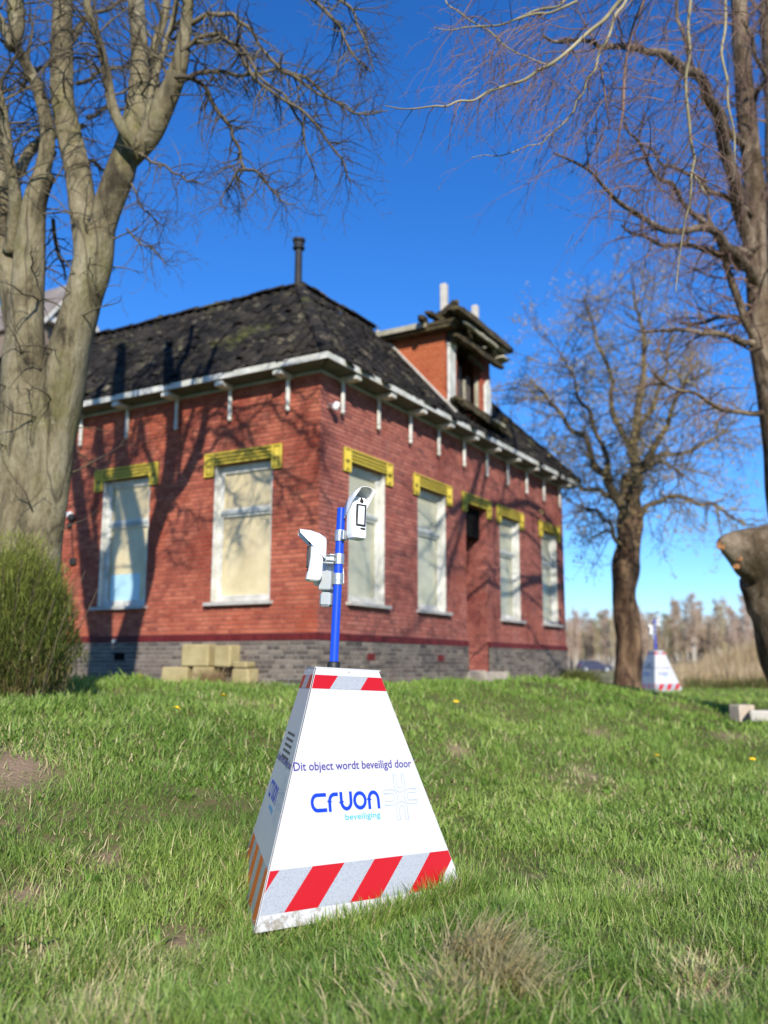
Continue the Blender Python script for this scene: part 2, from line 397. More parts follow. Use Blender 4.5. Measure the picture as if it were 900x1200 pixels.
def bareness(x, y):
    v = np.zeros(np.shape(x))
    for c, rad in BARE: v = np.maximum(v, np.exp(-(((x-c.x)**2+((y-c.y)*.6)**2)/rad**2)))
    return v*np.clip(.35+1.3*noise2(x, y, .12, 61, 2), 0, 1)
rr = np.concatenate([np.linspace(.3, 12, 190), np.geomspace(12.1, 60, 110), np.geomspace(62, 3500, 50)])
aa = np.concatenate([np.linspace(-math.pi, -R(40), 60)[:-1], np.linspace(-R(40), R(40), 260), np.linspace(R(40), math.pi, 60)[1:-1]])
RR, AA = np.meshgrid(rr, aa, indexing='ij')
GX, GY = RR*np.sin(AA), RR*np.cos(AA); GZ = height(GX, GY)
GV = np.stack([GX, GY, GZ], -1).reshape(-1, 3); nr, na = GX.shape
I0 = np.arange(nr-1)[:, None]*na+np.arange(na)[None]; I1 = np.arange(nr-1)[:, None]*na+(np.arange(na)[None]+1) % na
GFc = np.stack([I0, I1, I1+na, I0+na], -1).reshape(-1, 4)
me = bpy.data.meshes.new('ground'); me.from_pydata(np.vstack([GV, [[0, 0, float(height(0, 0))]]]).tolist(), [], GFc.tolist()+[(nr*na, (k+1) % na, k) for k in range(na)])
me.polygons.foreach_set('use_smooth', [True]*len(me.polygons)); me.update()
bv = np.append(bareness(GV[:, 0], GV[:, 1]), 0.0); me.attributes.new('bare', 'FLOAT', 'POINT').data.foreach_set('value', bv)
gm, t, b = nodemat('turf_soil'); pos = geo_pos(t)
c = ramp(t, noise(t, 1.1, 6, .7, pos), [(.35, (.070,.110,.025)), (.55, (.12,.15,.040)), (.72, (.22,.17,.09))])
c = mixc(t, ramp(t, noise(t, 14, 5, .7, pos), [(.45, (0,0,0)), (.62, (.9,.9,.9))]), c, (.19,.14,.075))
sp = t.nodes.new('ShaderNodeSeparateXYZ'); t.links.new(pos, sp.inputs[0])
mr = t.nodes.new('ShaderNodeMapRange'); mr.inputs[1].default_value = 28; mr.inputs[2].default_value = 36; t.links.new(sp.outputs[1], mr.inputs[0])
c = mixc(t, mr.outputs[0], c, ramp(t, noise(t, .05, 5, .6, pos), [(.4, (.30,.25,.13)), (.6, (.17,.19,.06))]))
ba = t.nodes.new('ShaderNodeAttribute'); ba.attribute_name = 'bare'
c = mixc(t, ba.outputs['Fac'], c, (.34,.235,.155))
t.links.new(c, b.inputs['Base Color']); b.inputs['Roughness'].default_value = .95; b.inputs['Specular IOR Level'].default_value = .1
bump(t, b, noise(t, 30, 5, .7, pos), .8, .03); me.materials.append(gm)
tag(link('ground', me), kind='structure')

# ------------------------------------------------------------------ blades of grass, reeds, foliage
def blades(name, X, Y, Z, H, Wd, lean, mat, tint, green, parent=None, yaw=None, curl=.5):
    n = len(X); yaw = np.random.rand(n)*2*np.pi if yaw is None else yaw
    dx, dy = np.cos(yaw), np.sin(yaw); tw = yaw+np.pi/2+(np.random.rand(n)-.5)*1.6
    wx, wy = np.cos(tw), np.sin(tw)
    T = np.array([0, .38, .74, 1.0]); WW = np.array([.85, 1.0, .62, 0])
    V = np.empty((n, 7, 3)); k = 0
    for i, tt in enumerate(T):
        off = lean*H*(tt*(1-curl)+curl*tt*tt)
        zz = H*tt*np.sqrt(np.clip(1-(lean*tt*.75)**2, .12, 1))
        cx_, cy_, cz_ = X+dx*off, Y+dy*off, Z+zz
        if i < 3:
            for sg in (-1, 1):
                V[:, k, 0] = cx_+sg*wx*Wd*WW[i]*.5; V[:, k, 1] = cy_+sg*wy*Wd*WW[i]*.5; V[:, k, 2] = cz_; k += 1
        else:
            V[:, k, 0] = cx_; V[:, k, 1] = cy_; V[:, k, 2] = cz_
    tri = np.array([[0,1,3],[0,3,2],[2,3,5],[2,5,4],[4,5,6]])
    Fc = (np.arange(n)[:, None, None]*7+tri[None]).reshape(-1, 3)
    me = bpy.data.meshes.new(name); me.vertices.add(n*7); me.vertices.foreach_set('co', V.reshape(-1))
    me.loops.add(len(Fc)*3); me.loops.foreach_set('vertex_index', Fc.reshape(-1).astype(np.int32))
    me.polygons.add(len(Fc)); me.polygons.foreach_set('loop_start', np.arange(len(Fc), dtype=np.int32)*3)
    me.polygons.foreach_set('use_smooth', np.ones(len(Fc), bool))
    me.update(calc_edges=True)
    ca = me.attributes.new('tint', 'FLOAT_COLOR', 'POINT')
    colr = np.ones((n, 7, 4)); colr[:, :, 0] = tint[:, None]; colr[:, :, 1] = green[:, None]; colr[:, :, 2] = 0
    ca.data.foreach_set('color', colr.reshape(-1)); me.materials.append(mat)
    return link(name, me, parent)

PX, PY = -.295, 4.664
TR = np.array([[-0.529, 3.971], [0.423, 4.807], [-0.778, 5.214]])
def in_tri(x, y, g=0.0):
    c = TR.mean(0); T_ = c+(TR-c)*(1+g); r_ = np.ones(len(x), bool)
    for i in range(3):
        a, b_ = T_[i], T_[(i+1) % 3]; r_ &= ((b_[0]-a[0])*(y-a[1])-(b_[1]-a[1])*(x-a[0])) > 0
    return r_
def field(n, r0, r1, power, a0=-33, a1=33):
    u = np.random.rand(n); p = 2-power
    r_ = ((r1**p-r0**p)*u+r0**p)**(1/p) if abs(p) > 1e-6 else r0*(r1/r0)**u
    a = R(a0)+np.random.rand(n)*R(a1-a0)
    return r_*np.sin(a), r_*np.cos(a), r_
def make_grass():
    Xs, Ys, Hs, Ws, Ls, Ts, Gs, Yw = [], [], [], [], [], [], [], []
    for n, r0, r1, pw, h0, w0 in ((228000, 2.2, 6.2, 1.9, .095, .0042), (145000, 6.0, 12, 1.9, .10, .0085), (80000, 11.8, 32, 1.7, .11, .020)):
        x, y, r_ = field(n, r0, r1, pw, *((-42, 42) if r1 < 13 else (-33, 33)))
        s, q = to_house(x, y)
        keep = ~((s > -.03) & (s < HW+.03) & (q > -.03) & (q < HL)) & ~in_tri(x, y, -.06)
        clump = noise2(x, y, .28, 21, 2); patch = noise2(x, y, 1.6, 31, 3); fine = noise2(x, y, .07, 41, 1)
        bare = bareness(x, y)
        keep &= np.random.rand(n) > bare*.93
        keep &= np.random.rand(n) < .30+.25*(r0 > 5)+1.1*clump**1.4
        h = h0*(.15+1.35*clump+.35*patch)*.85*(.5+.8*np.random.rand(n))*(1-.3*bare)
        tall = np.random.rand(n) < .03; h = np.where(tall, h*1.55, h)
        cl_yaw = noise2(x, y, .35, 55, 2)*4*np.pi
        yaw = cl_yaw+np.random.randn(n)*1.6
        lean = .3+.85*np.random.rand(n)
        straw = np.clip(sst(noise2(x, y, .9, 71, 3), .60, .78)*.5+bare*.6, 0, 1)
        tint = np.where(np.random.rand(n) < .07+straw*.6, .55+.45*np.random.rand(n), .14*np.random.rand(n)+.10*straw)
        green = np.clip(-.05+1.25*noise2(x, y, 1.1, 81, 3)+.75*(np.random.rand(n)-.5)+.3*(fine-.5)-.10+.25*(clump-.5), 0, 1)
        lush = sst(y, 7.5, 12); green = np.clip(green+.10*lush, 0, 1); tint = tint*(1-.55*lush)
        for L, v in ((Xs, x), (Ys, y), (Hs, h), (Ws, w0*(.6+.8*np.random.rand(n))), (Ls, lean), (Ts, tint), (Gs, green), (Yw, yaw)): L.append(v[keep])
    # long tussock in front, half of it dead; loose straw fans out of it
    for cx0, cy0, n, sp_, hh0, dead0, dirn in ((555, 1150, 3200, .26, .09, .18, None), (560, 1120, 620, .075, .20, .97, -1.15), (585, 1150, 420, .07, .19, .97, -.9), (535, 1160, 260, .10, .17, .95, -2.0), (520, 1180, 1000, .2, .10, .2, None),
                                         (815, 1130, 420, .13, .07, .9, None), (735, 1040, 380, .10, .06, .9, None), (660, 980, 200, .15, .06, .7, None), (90, 1000, 300, .2, .06, .6, None), (845, 1165, 220, .14, .06, .7, None), (300, 1150, 200, .2, .07, .7, None), (60, 1120, 200, .2, .07, .7, None), (410, 905, 0, .2, .1, .5, None)):
        if not n: continue
        c = at(cx0, cy0, 3.2 if cy0 > 1140 else 3.7); D_ = c.y
        for _ in range(20):
            c = at(cx0, cy0, D_); D_ = min(9, max(2.6, D_+(c.z-float(height(c.x, c.y))-.05)*2))
        a = np.random.rand(n)*2*np.pi; rd = np.abs(np.random.randn(n))*sp_
        x, y = c.x+rd*np.cos(a)*1.2, c.y+rd*np.sin(a); dead = np.random.rand(n) < dead0
        yw = a+np.random.randn(n)*1.1 if dirn is None else dirn+np.random.randn(n)*.55
        for L, v in ((Xs, x), (Ys, y), (Hs, hh0*(.5+1.1*np.random.rand(n))), (Ws, np.where(dead, .0045+.004*np.random.rand(n), .003+.003*np.random.rand(n))), (Ls, .5+.75*np.random.rand(n)),
                 (Ts, np.where(dead, .65+.35*np.random.rand(n), .1*np.random.rand(n))), (Gs, np.random.rand(n)*.8), (Yw, yw)): L.append(v)
    # broad leaved weeds in rosettes
    for k in range(210):
        x0, y0, r0 = field(1, 2.6, 9.5, 1.3); m_ = random.randint(7, 15); a = np.random.rand(m_)*6.28; dk = random.random()*.35
        for L, v in ((Xs, x0+.008*np.cos(a)), (Ys, y0+.008*np.sin(a)), (Hs, .035+.05*np.random.rand(m_)), (Ws, .012+.012*np.random.rand(m_)), (Ls, .7+.5*np.random.rand(m_)),
                 (Ts, np.full(m_, .02)), (Gs, np.clip(dk+.2*np.random.rand(m_), 0, 1)), (Yw, a)): L.append(v)
    # tufts round the foot of the pyramid
    k = 4200; e = (np.random.rand(k) < .3).astype(int); tpar = np.random.rand(k)
    A = np.where(e[:, None] == 0, TR[0], TR[2]); B = np.where(e[:, None] == 0, TR[1], TR[0])
    P = A+(B-A)*tpar[:, None]; cc = TR.mean(0); P = P+(P-cc)/np.linalg.norm(P-cc, axis=1)[:, None]*(.015+.09*np.random.rand(k)[:, None])
    hh = (.07+.12*np.random.rand(k))*(.45+1.0*np.where(e == 0, tpar**.8, .25))
    for L, v in ((Xs, P[:, 0]), (Ys, P[:, 1]), (Hs, hh), (Ws, .0035+.003*np.random.rand(k)), (Ls, .3+.6*np.random.rand(k)),
                 (Ts, np.where(np.random.rand(k) < .15, .8, .05)), (Gs, np.random.rand(k)*.9), (Yw, np.random.rand(k)*6.28)): L.append(v)
    cat = [np.concatenate(L) for L in (Xs, Ys, Hs, Ws, Ls, Ts, Gs, Yw)]
    x, y, h, w_, l, ti, gr, yw = cat
    o = blades('grass', x, y, height(x, y)-.012, h, w_, l, M['grass'], ti, gr, yaw=yw)
    tag(o, 'rough green meadow grass with dry straw patches all over the foreground', 'grass', kind='stuff')
make_grass()

# ------------------------------------------------------------------ the house
ZB = -.30                                     # house base, relative to the eye
house = empty('brick_house', (HC.x, HC.y, EYE+ZB), (0, 0, math.pi/2-HA))
tag(house, 'derelict red brick farmhouse with yellow lintels, boarded windows and broken dormer', 'house')
def Z(z): return z-ZB                         # eye-relative height to house height
zBE, zSI, zOT, zLB, zLT, zFR = Z(.41), Z(.865), Z(2.85), Z(2.686), Z(3.033), Z(3.96)
LEFTM = Matrix.Rotation(-math.pi/2, 4, 'Z')   # wall frame (u right, y inward, z up) of the side wall; facade frame = identity
def frame(side, u=0, z=0):
    if side == 'front': return Vector((u, 0, z)), 0.0
    return Vector((0, -u, z)), -math.pi/2     # u runs from -HL (far left) to 0 at the corner
def fmat(side): return Matrix.Identity(4) if side == 'front' else LEFTM
OPEN = {'front': [(.74, 1.75, zSI, zOT), (2.78, 3.79, zSI, zOT), (4.57, 5.46, Z(-.25), zOT), (6.08, 7.07, zSI, zOT), (8.30, 9.23, zSI, zOT)],
        'side': [(-1.86, -.80, zSI, zOT), (-4.16, -3.14, zSI, zOT), (-7.55, -6.50, zSI, zOT), (-9.9, -8.9, zSI, zOT)]}
def sheet(mb, side, u0, u1, v0, v1, y, op):
    us = sorted({u0, u1}|{min(max(a, u0), u1) for o in op for a in o[:2]}); vs = sorted({v0, v1}|{min(max(a, v0), v1) for o in op for a in o[2:]})
    m = fmat(side)
    for i in range(len(us)-1):
        for j in range(len(vs)-1):
            cu, cv = (us[i]+us[i+1])/2, (vs[j]+vs[j+1])/2
            if any(o[0] < cu < o[1] and o[2] < cv < o[3] for o in op): continue
            mb.quad(*[m @ Vector(p) for p in ((us[i], y, vs[j]), (us[i+1], y, vs[j]), (us[i+1], y, vs[j+1]), (us[i], y, vs[j+1]))])
def layout(u0, u1, v0, v1, op, BL=.215, BH=.0625, j=.010, soldier=False):
    out = []; n = int(round((v1-v0)/BH)); BH = (v1-v0)/n
    for r_ in range(n):
        a, b_ = v0+r_*BH+j/2, v0+(r_+1)*BH-j/2
        spans = [(u0, u1)]
        for o in op:
            if o[2] < (a+b_)/2 < o[3]:
                ns = []
                for s0, s1 in spans:
                    if o[1] <= s0 or o[0] >= s1: ns.append((s0, s1)); continue
                    if o[0] > s0: ns.append((s0, o[0]))
                    if o[1] < s1: ns.append((o[1], s1))
                spans = ns
        step = BL if r_ % 2 == 0 else BL/2       # cross bond: stretchers and headers by turns
        if soldier: step = BL
        k0 = math.floor(u0/step); u = k0*step+(BL*.25 if r_ % 2 else (BL*.5 if r_ % 4 == 2 else 0))-step
        while u < u1:
            for s0, s1 in spans:
                x0, x1 = max(u+j/2, s0), min(u+step-j/2, s1)
                if x1-x0 > .022: out.append((x0, x1, a, b_))
            u += step
    return out
BRICKS = []
def bricks(side, rects, mat, parent_key, out=.0, dep=.014, base_y=0.0):
    for x0, x1, a, b_ in rects:
        BRICKS.append((side, x0, x1, a, b_, mat, parent_key, base_y-out-random.uniform(0, .0035), dep))
walls = {}
for side, (u0, u1) in (('front', (0, HW)), ('side', (-HL, 0))):
    op = OPEN[side]; mb = MB(); sheet(mb, side, u0, u1, zBE, zFR+.12, .007, op)
    m = fmat(side)
    for (a, b_, c0, c1) in op:                # reveals
        if c0 < zBE: continue
        dpt = .18
        for q4 in (((a, .007, c0), (a, dpt, c0), (a, dpt, c1), (a, .007, c1)), ((b_, .007, c0), (b_, .007, c1), (b_, dpt, c1), (b_, dpt, c0)),
                   ((a, .007, c1), (a, dpt, c1), (b_, dpt, c1), (b_, .007, c1)), ((a, .007, c0), (b_, .007, c0), (b_, dpt, c0), (a, dpt, c0))):
            mb.quad(*[m @ Vector(p) for p in q4])
    walls[side] = mb.build('wall', M['mortar'], house)
    walls[side]['label'] = 'sunlit red brick side wall' if side == 'side' else 'long red brick front wall'
    mb = MB(); opd = [o for o in op if o[2] < zBE]
    sheet(mb, side, u0-(.03 if side == 'front' else 0), u1+(.03 if side == 'side' else 0), Z(-.5), zBE-.10, -.023, opd)
    walls['p'+side] = mb.build('plinth', M['plinth_mortar'], house)
    mb = MB(); ex0 = u0-(.035 if side == 'front' else 0); ex1 = u1+(.035 if side == 'side' else 0)
    sheet(mb, side, ex0, ex1, zBE-.10, zBE, -.026, opd)
    mb.quad(*[m @ Vector(p) for p in ((ex0, -.026, zBE), (ex1, -.026, zBE), (ex1, .007, zBE), (ex0, .007, zBE))])
    walls['b'+side] = mb.build('brick_course', M['belt_mortar'], house)
    lint = []
    for (a, b_, c0, c1) in op: lint += [(a-.17, b_+.17, zLB, zLT)]
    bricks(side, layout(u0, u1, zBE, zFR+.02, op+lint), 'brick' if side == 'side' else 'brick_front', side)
    bricks(side, layout(ex0, ex1, zBE-.10-9*.0625, zBE-.10, opd), 'plinth_brick', 'p'+side, out=.032)
    bricks(side, layout(ex0, ex1, zBE-.098, zBE-.002, opd, BL=.055, BH=.096, j=.008, soldier=True), 'belt_brick', 'b'+side, out=.036)
# nearest 300 of each wall singly, the rest joined
ORI = Vector((0, 0, 0)); eye_local = Matrix.Rotation(-(math.pi/2-HA), 4, 'Z') @ Vector((-HC.x, -HC.y, -ZB))
meshcache = {}
def brick_mesh(L, Hh, dep, mat):
    k = (round(L, 3), round(Hh, 4), mat)
    if k not in meshcache:
        b_ = MB(); c = .003
        vs = [(0, dep, 0), (L, dep, 0), (L, dep, Hh), (0, dep, Hh), (c, 0, c), (L-c, 0, c), (L-c, 0, Hh-c), (c, 0, Hh-c)]
        b_.add(vs, [(4,5,6,7), (0,1,5,4), (1,2,6,5), (2,3,7,6), (3,0,4,7)])
        meshcache[k] = b_.mesh('brick', M[mat])
    return meshcache[k]
byp = {}
for bk in BRICKS: byp.setdefault(bk[6], []).append(bk)
for key, lst in byp.items():
    m = fmat(lst[0][0])
    lst.sort(key=lambda b_: ((m @ Vector(((b_[1]+b_[2])/2, b_[7], (b_[3]+b_[4])/2)))-eye_local).length/max(.05, (b_[2]-b_[1])))
    nsing = 300 if lst[0][5] != 'belt_brick' else 120
    for sd, x0, x1, a, b_, mat, pk, y, dep in lst[:nsing]:
        loc, rz = frame(sd, 0, 0); P = m @ Vector((x0, y, a))
        link('brick', brick_mesh(x1-x0, b_-a, dep+.012, mat), walls[pk], P, (0, 0, rz))
    mb = MB()
    for sd, x0, x1, a, b_, mat, pk, y, dep in lst[nsing:]:
        c = .003; dd = y+dep+.012
        vs = [(x0, dd, a), (x1, dd, a), (x1, dd, b_), (x0, dd, b_), (x0+c, y, a+c), (x1-c, y, a+c), (x1-c, y, b_-c), (x0+c, y, b_-c)]
        mb.add([m @ Vector(p) for p in vs], [(4,5,6,7), (0,1,5,4), (1,2,6,5), (2,3,7,6), (3,0,4,7)])
    o = mb.build('brick', M[lst[0][5]], walls[key]); o['kind'] = 'stuff'
# rear and far walls (not in view), porch recess
mb = MB()
mb.quad((HW, 0, Z(-.5)), (HW, HL, Z(-.5)), (HW, HL, zFR+.12), (HW, 0, zFR+.12)); mb.quad((HW, HL, Z(-.5)), (0, HL, Z(-.5)), (0, HL, zFR+.12), (HW, HL, zFR+.12))
mb.build('wall', M['brick'], house)
porch = MB(); d_ = 1.15
porch.quad((4.57, .007, Z(-.5)), (4.57, d_, Z(-.5)), (4.57, d_, zOT), (4.57, .007, zOT)); porch.quad((5.46, .007, Z(-.5)), (5.46, .007, zOT), (5.46, d_, zOT), (5.46, d_, Z(-.5)))
porch.quad((4.57, .007, zOT), (4.57, d_, zOT), (5.46, d_, zOT), (5.46, .007, zOT))
pw = porch.build('porch_wall', M['mortar'], house)
mb = MB()
for (x0, x1, a, b_) in layout(.01, d_, Z(-.25), zOT, []):
    y = random.uniform(0, .003); mb.box(5.445-y, 5.465, x0, x1, a, b_); mb.box(4.56, 4.585+y, x0, x1, a, b_)
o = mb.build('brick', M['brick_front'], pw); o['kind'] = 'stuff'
mb = MB(); mb.box(4.58, 5.44, d_-.05, d_, Z(-.1), zOT-.01)
dr = mb.build('door', M['door'], house)
mb = MB(); mb.bevbox(4.70, 5.32, d_-.07, d_-.052, Z(.1), Z(1.0), .008); mb.bevbox(4.70, 5.32, d_-.07, d_-.052, Z(1.15), Z(2.1), .008); mb.build('door_panel', M['door'], dr)
mb = MB(); mb.bevbox(4.59, 5.44, .13, .19, Z(2.30), zOT-.004, .006); mb.build('door_shade_panel', M['black'], house)  # added black panel, stands in for the shade under the door lintel
mb = MB(); mb.bevbox(4.50, 5.54, -.38, .018, Z(-.36), Z(-.12), .02); mb.build('door_step', M['greystone'], house)
mb = MB(); mb.bevbox(4.60, 5.43, .022, d_-.06, Z(-.36), Z(-.10), .02); mb.build('threshold', M['greystone'], house)

# windows: opening-local frame, origin at the lower left corner of the opening
def window(side, o, kind):
    a, b_, c0, c1 = o; W_, H_ = b_-a, c1-c0; rec = .095
    loc, rz = frame(side); loc = fmat(side) @ Vector((a, 0, c0))
    mb = MB(); ft = .065
    mb.bevbox(0.002, ft, rec, rec+.07, .002, H_-.002, .006); mb.bevbox(W_-ft, W_-.002, rec, rec+.07, .002, H_-.002, .006)
    mb.bevbox(ft+.001, W_-ft-.001, rec+.003, rec+.067, H_-ft-.02, H_-.004, .006); mb.bevbox(ft+.001, W_-ft-.001, rec+.003, rec+.067, .003, .06, .006)
    mb.bevbox(.002, .022, .008, rec-.002, .004, H_-.004, .003); mb.bevbox(W_-.022, W_-.002, .008, rec-.002, .004, H_-.004, .003)
    fr = mb.build('window', M['white_wood'], house, loc, (0, 0, rz))
    th_ = (Z(2.15)-c0)
    mb = MB(); mb.bevbox(ft+.002, W_-ft-.002, rec-.008, rec+.05, th_-.028, th_+.028, .006); mb.build('transom', M['grey_wood'] , fr)
    for (z0, z1) in ((.062, th_-.03), (th_+.03, H_-ft-.022)):
        mb = MB(); t_ = .032; y0, y1 = rec+.012, rec+.045
        mb.bevbox(ft+.001, ft+t_, y0, y1, z0, z1, .004); mb.bevbox(W_-ft-t_, W_-ft-.001, y0, y1, z0, z1, .004)
        mb.bevbox(ft+t_+.001, W_-ft-t_-.001, y0+.002, y1-.002, z0, z0+t_, .004); mb.bevbox(ft+t_+.001, W_-ft-t_-.001, y0+.002, y1-.002, z1-t_, z1, .004)
        sash = mb.build('sash', M['white_wood'] if kind != 'old' else M['grey_wood'], fr)
        g = MB(); g.box(ft+t_-.005, W_-ft-t_+.005, rec+.030, rec+.033, z0+t_-.005, z1-t_+.005); g.build('pane', M['glass'], sash)
    mb = MB(); mb.box(ft, W_-ft, rec+.052, rec+.066, .06, th_-.004); mb.box(ft, W_-ft, rec+.050, rec+.064, th_+.004, H_-ft)
    bo = mb.build('board', M['ply'] if side == 'side' else M['ply_green'], fr)
    bo['label'] = 'beige plywood boarding' if side == 'side' else 'greyish green boarding'
    if kind == 'paper':
        mb = MB(); mb.box(ft+.06, W_-ft-.20, rec+.0455, rec+.0485, .08, .50); mb.build('paper_sheet', M['paper'], fr)
    mb = MB(); mb.prism([(-.06, -.055), (W_+.06, -.055), (W_+.06, -.008), (-.06, -.008)], -.085, rec+.06); mb.build('sill', M['sill'], fr)
    lintel(side, o)
def lintel(side, o):
    a, b_, c0, c1 = o; W_ = b_-a; loc = fmat(side) @ Vector((a-.17, 0, zLB)); _, rz = frame(side)
    T = W_+.34; h = zLT-zLB; hh = c1-zLB
    mb = MB()                                  # plate with two hanging ends
    mb.prism([(0, 0), (.168, 0), (.168, hh), (T-.168, hh), (T-.168, 0), (T, 0), (T, h), (0, h)], -.022, .03)
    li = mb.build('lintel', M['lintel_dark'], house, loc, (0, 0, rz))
    mb = MB(); y0, y1 = -.040, -.0205; bw = .022
    for (x0, x1, z0, z1) in ((0, T, h-bw, h), (.168, T-.168, hh, hh+bw), (0, bw, 0, h-bw-.001), (T-bw, T, 0, h-bw-.001), (bw+.001, .168, 0, bw), (T-.168, T-bw-.001, 0, bw),
                             (.146, .168, bw+.001, h-bw-.001), (T-.168, T-.146, bw+.001, h-bw-.001),
                             (.170, T-.170, hh+bw+.030, hh+bw+.050), (.170, T-.170, hh+bw+.080, hh+bw+.100),
                             (.045, .062, h*.50, h*.88), (.075, .092, h*.50, h*.88), (.105, .122, h*.50, h*.88), (.05, .12, h*.12, h*.36),
                             (T-.062, T-.045, h*.50, h*.88), (T-.092, T-.075, h*.50, h*.88), (T-.122, T-.105, h*.50, h*.88), (T-.12, T-.05, h*.12, h*.36)):
        if z1 > z0 and x1 > x0: mb.bevbox(x0, x1, y0, y1, z0, z1, .003)
    mb.build('moulding', M['lintel'], li)
window('side', OPEN['side'][0], ''); window('side', OPEN['side'][1], 'paper'); window('side', OPEN['side'][2], ''); window('side', OPEN['side'][3], '')
for i in (0, 1, 3, 4): window('front', OPEN['front'][i], '')
lintel('front', OPEN['front'][2])

# gutter box, frieze and brackets
OV = .33; zG0, zG1 = Z(4.015), Z(4.10)
for side, (u0, u1) in (('front', (-OV, HW+OV)), ('side', (-HL, OV))):
    m = fmat(side); e0 = u0; e1 = u1
    mb = MB()
    if side == 'front': mb.box(e0+.001, e1, -OV-.02, -OV, zG0-.0, zG1, m)
    else: mb.box(e0, e1+.019, -OV-.021, -OV, zG0, zG1+.002, m)
    gt = mb.build('gutter', M['white_wood'], house)
    mb = MB(); k = .012 if side == 'front' else .010
    lo = e0+.022 if side == 'front' else e0; hi = e1 if side == 'front' else e1-.022
    vs = [(lo, -OV+.001, zG0+k), (hi, -OV+.001, zG0+k), (hi if side == 'front' else -.001, .0, Z(3.99)+k), (lo if side == 'side' else .001, .0, Z(3.99)+k)]
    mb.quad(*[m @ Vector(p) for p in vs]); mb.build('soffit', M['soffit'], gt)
    mb = MB(); f0, f1 = (-.028 if side == 'front' else -HL), (HW if side == 'front' else .030)
    mb.bevbox(f0, f1, -.028 if side == 'front' else -.030, .006, zFR, Z(4.0), .006, m); mb.build('frieze', M['grey_wood'], gt)
    us = [.47+.989*k for k in range(10)] if side == 'front' else [-(.52+1.043*k) for k in range(10)]
    bm = None
    for u in us:
        if bm is None:
            b_ = MB(); tw = .028
            # arm under the gutter with a swelling nose, and a slim post hanging down the wall
            b_.prism([(0, 0), (OV-.015, .055), (OV-.015, .085), (0, .085)], -tw-.012, tw+.012, Matrix.Rotation(math.pi/2, 4, 'Z') @ Matrix.Scale(-1, 4, (1, 0, 0)))
            b_.prism([(OV-.19, -.02), (OV-.012, -.005), (OV-.012, .058), (OV-.19, .022)], -tw-.045, tw+.045, Matrix.Rotation(math.pi/2, 4, 'Z') @ Matrix.Scale(-1, 4, (1, 0, 0)))
            b_.bevbox(-tw, tw, -.075, -.032, -.40, .02, .008)
            b_.lathe([(.012, -.475), (.03, -.46), (.036, -.435), (.026, -.405)], 8, Matrix.Translation((0, -.053, 0)))
            bm = b_.mesh('bracket', M['white_wood'])
        P = m @ Vector((u, 0, Z(3.945))); _, rz = frame(side); link('bracket', bm, gt, P, (0, 0, rz))

# roof: steep skirt of tiles round a flat top
RI, zE, zR = 1.45, Z(4.10), Z(6.07)
run = RI+OV; rise = zR-zE; slen = math.hypot(run, rise); sl_a = math.atan2(rise, run)
mb = MB(); O_ = OV-.02; dz = -.03
P0 = [(-O_, -O_, zE+dz), (HW+O_, -O_, zE+dz), (HW+O_, HL, zE+dz), (-O_, HL, zE+dz)]
P1 = [(RI, RI, zR+dz), (HW-RI, RI, zR+dz), (HW-RI, HL-RI, zR+dz), (RI, HL-RI, zR+dz)]
for i in range(4): mb.quad(P0[i], P0[(i+1) % 4], P1[(i+1) % 4], P1[i])
mb.quad(*P1); roof = mb.build('roof', M['roof_under'], house)
tw_, tl_ = .205, .27; expo = .215
def tile_mesh(k):
    b_ = MB(); n = 7; rs = random.Random(k)
    prof = [(i/(n-1)*tw_, .022*math.sin(i/(n-1)*2*math.pi-.5)+.012) for i in range(n)]
    top = [(x, 0, z+.006*rs.random()) for x, z in prof]; bot = [(x, tl_, z-.012) for x, z in prof]; lip = [(x, 0.004, z-.022) for x, z in prof]
    b_.add(top+bot+lip, [(i, i+1, n+i+1, n+i) for i in range(n-1)]+[(2*n+i, 2*n+i+1, i+1, i) for i in range(n-1)])
    return b_.mesh('roof_tile', M['tile'], True)
tms = [tile_mesh(k) for k in range(6)]
tiles = []
rows = int(slen/expo)+1
for side in ('front', 'side'):
    for r_ in range(rows):
        d = r_*expo; fx = d/slen; off = -OV+run*fx
        if side == 'front': u0, u1 = off, HW-off
        else: u0, u1 = -HL, -off
        u = u0
        while u < u1-.05:
            y = off; zz = zE+rise*fx+.012
            if side == 'front' and 3.75 < u+tw_/2 < 5.95 and y > -.12: u += tw_*.93; continue
            P = Vector((u, y, zz)); jr = random.gauss(0, .03); jt = random.gauss(0, .03)+(random.random() < .10)*random.uniform(-.2, .2)
            slip = -abs(random.gauss(0, .022))-(random.random() < .10)*.09
            mt = fmat(side) @ Matrix.Translation(P) @ Matrix.Rotation(sl_a, 4, 'X') @ Matrix.Translation((0, slip, abs(random.gauss(0, .010)))) @ Matrix.Rotation(jr+jt, 4, 'Z') @ Matrix.Rotation(random.gauss(0, .04), 4, 'X') @ Matrix.Rotation(random.gauss(0, .04), 4, 'Y')
            if random.random() > .02 and not (u+tw_ > u1+.08): tiles.append((mt, random.randrange(6)))
            u += tw_*.93
tiles.sort(key=lambda t_: (t_[0].translation-eye_local).length)
for mt, k in tiles[:300]:
    o = link('roof_tile', tms[k], roof); o.matrix_local = mt
mb = MB()
for mt, k in tiles[300:]:
    me = tms[k]; n = len(mb.v); mb.v.extend([tuple(mt @ v.co) for v in me.vertices]); mb.f.extend([tuple(i+n for i in p.vertices) for p in me.polygons])
o = mb.build('roof_tile', M['tile'], roof, smooth=True); o['kind'] = 'stuff'
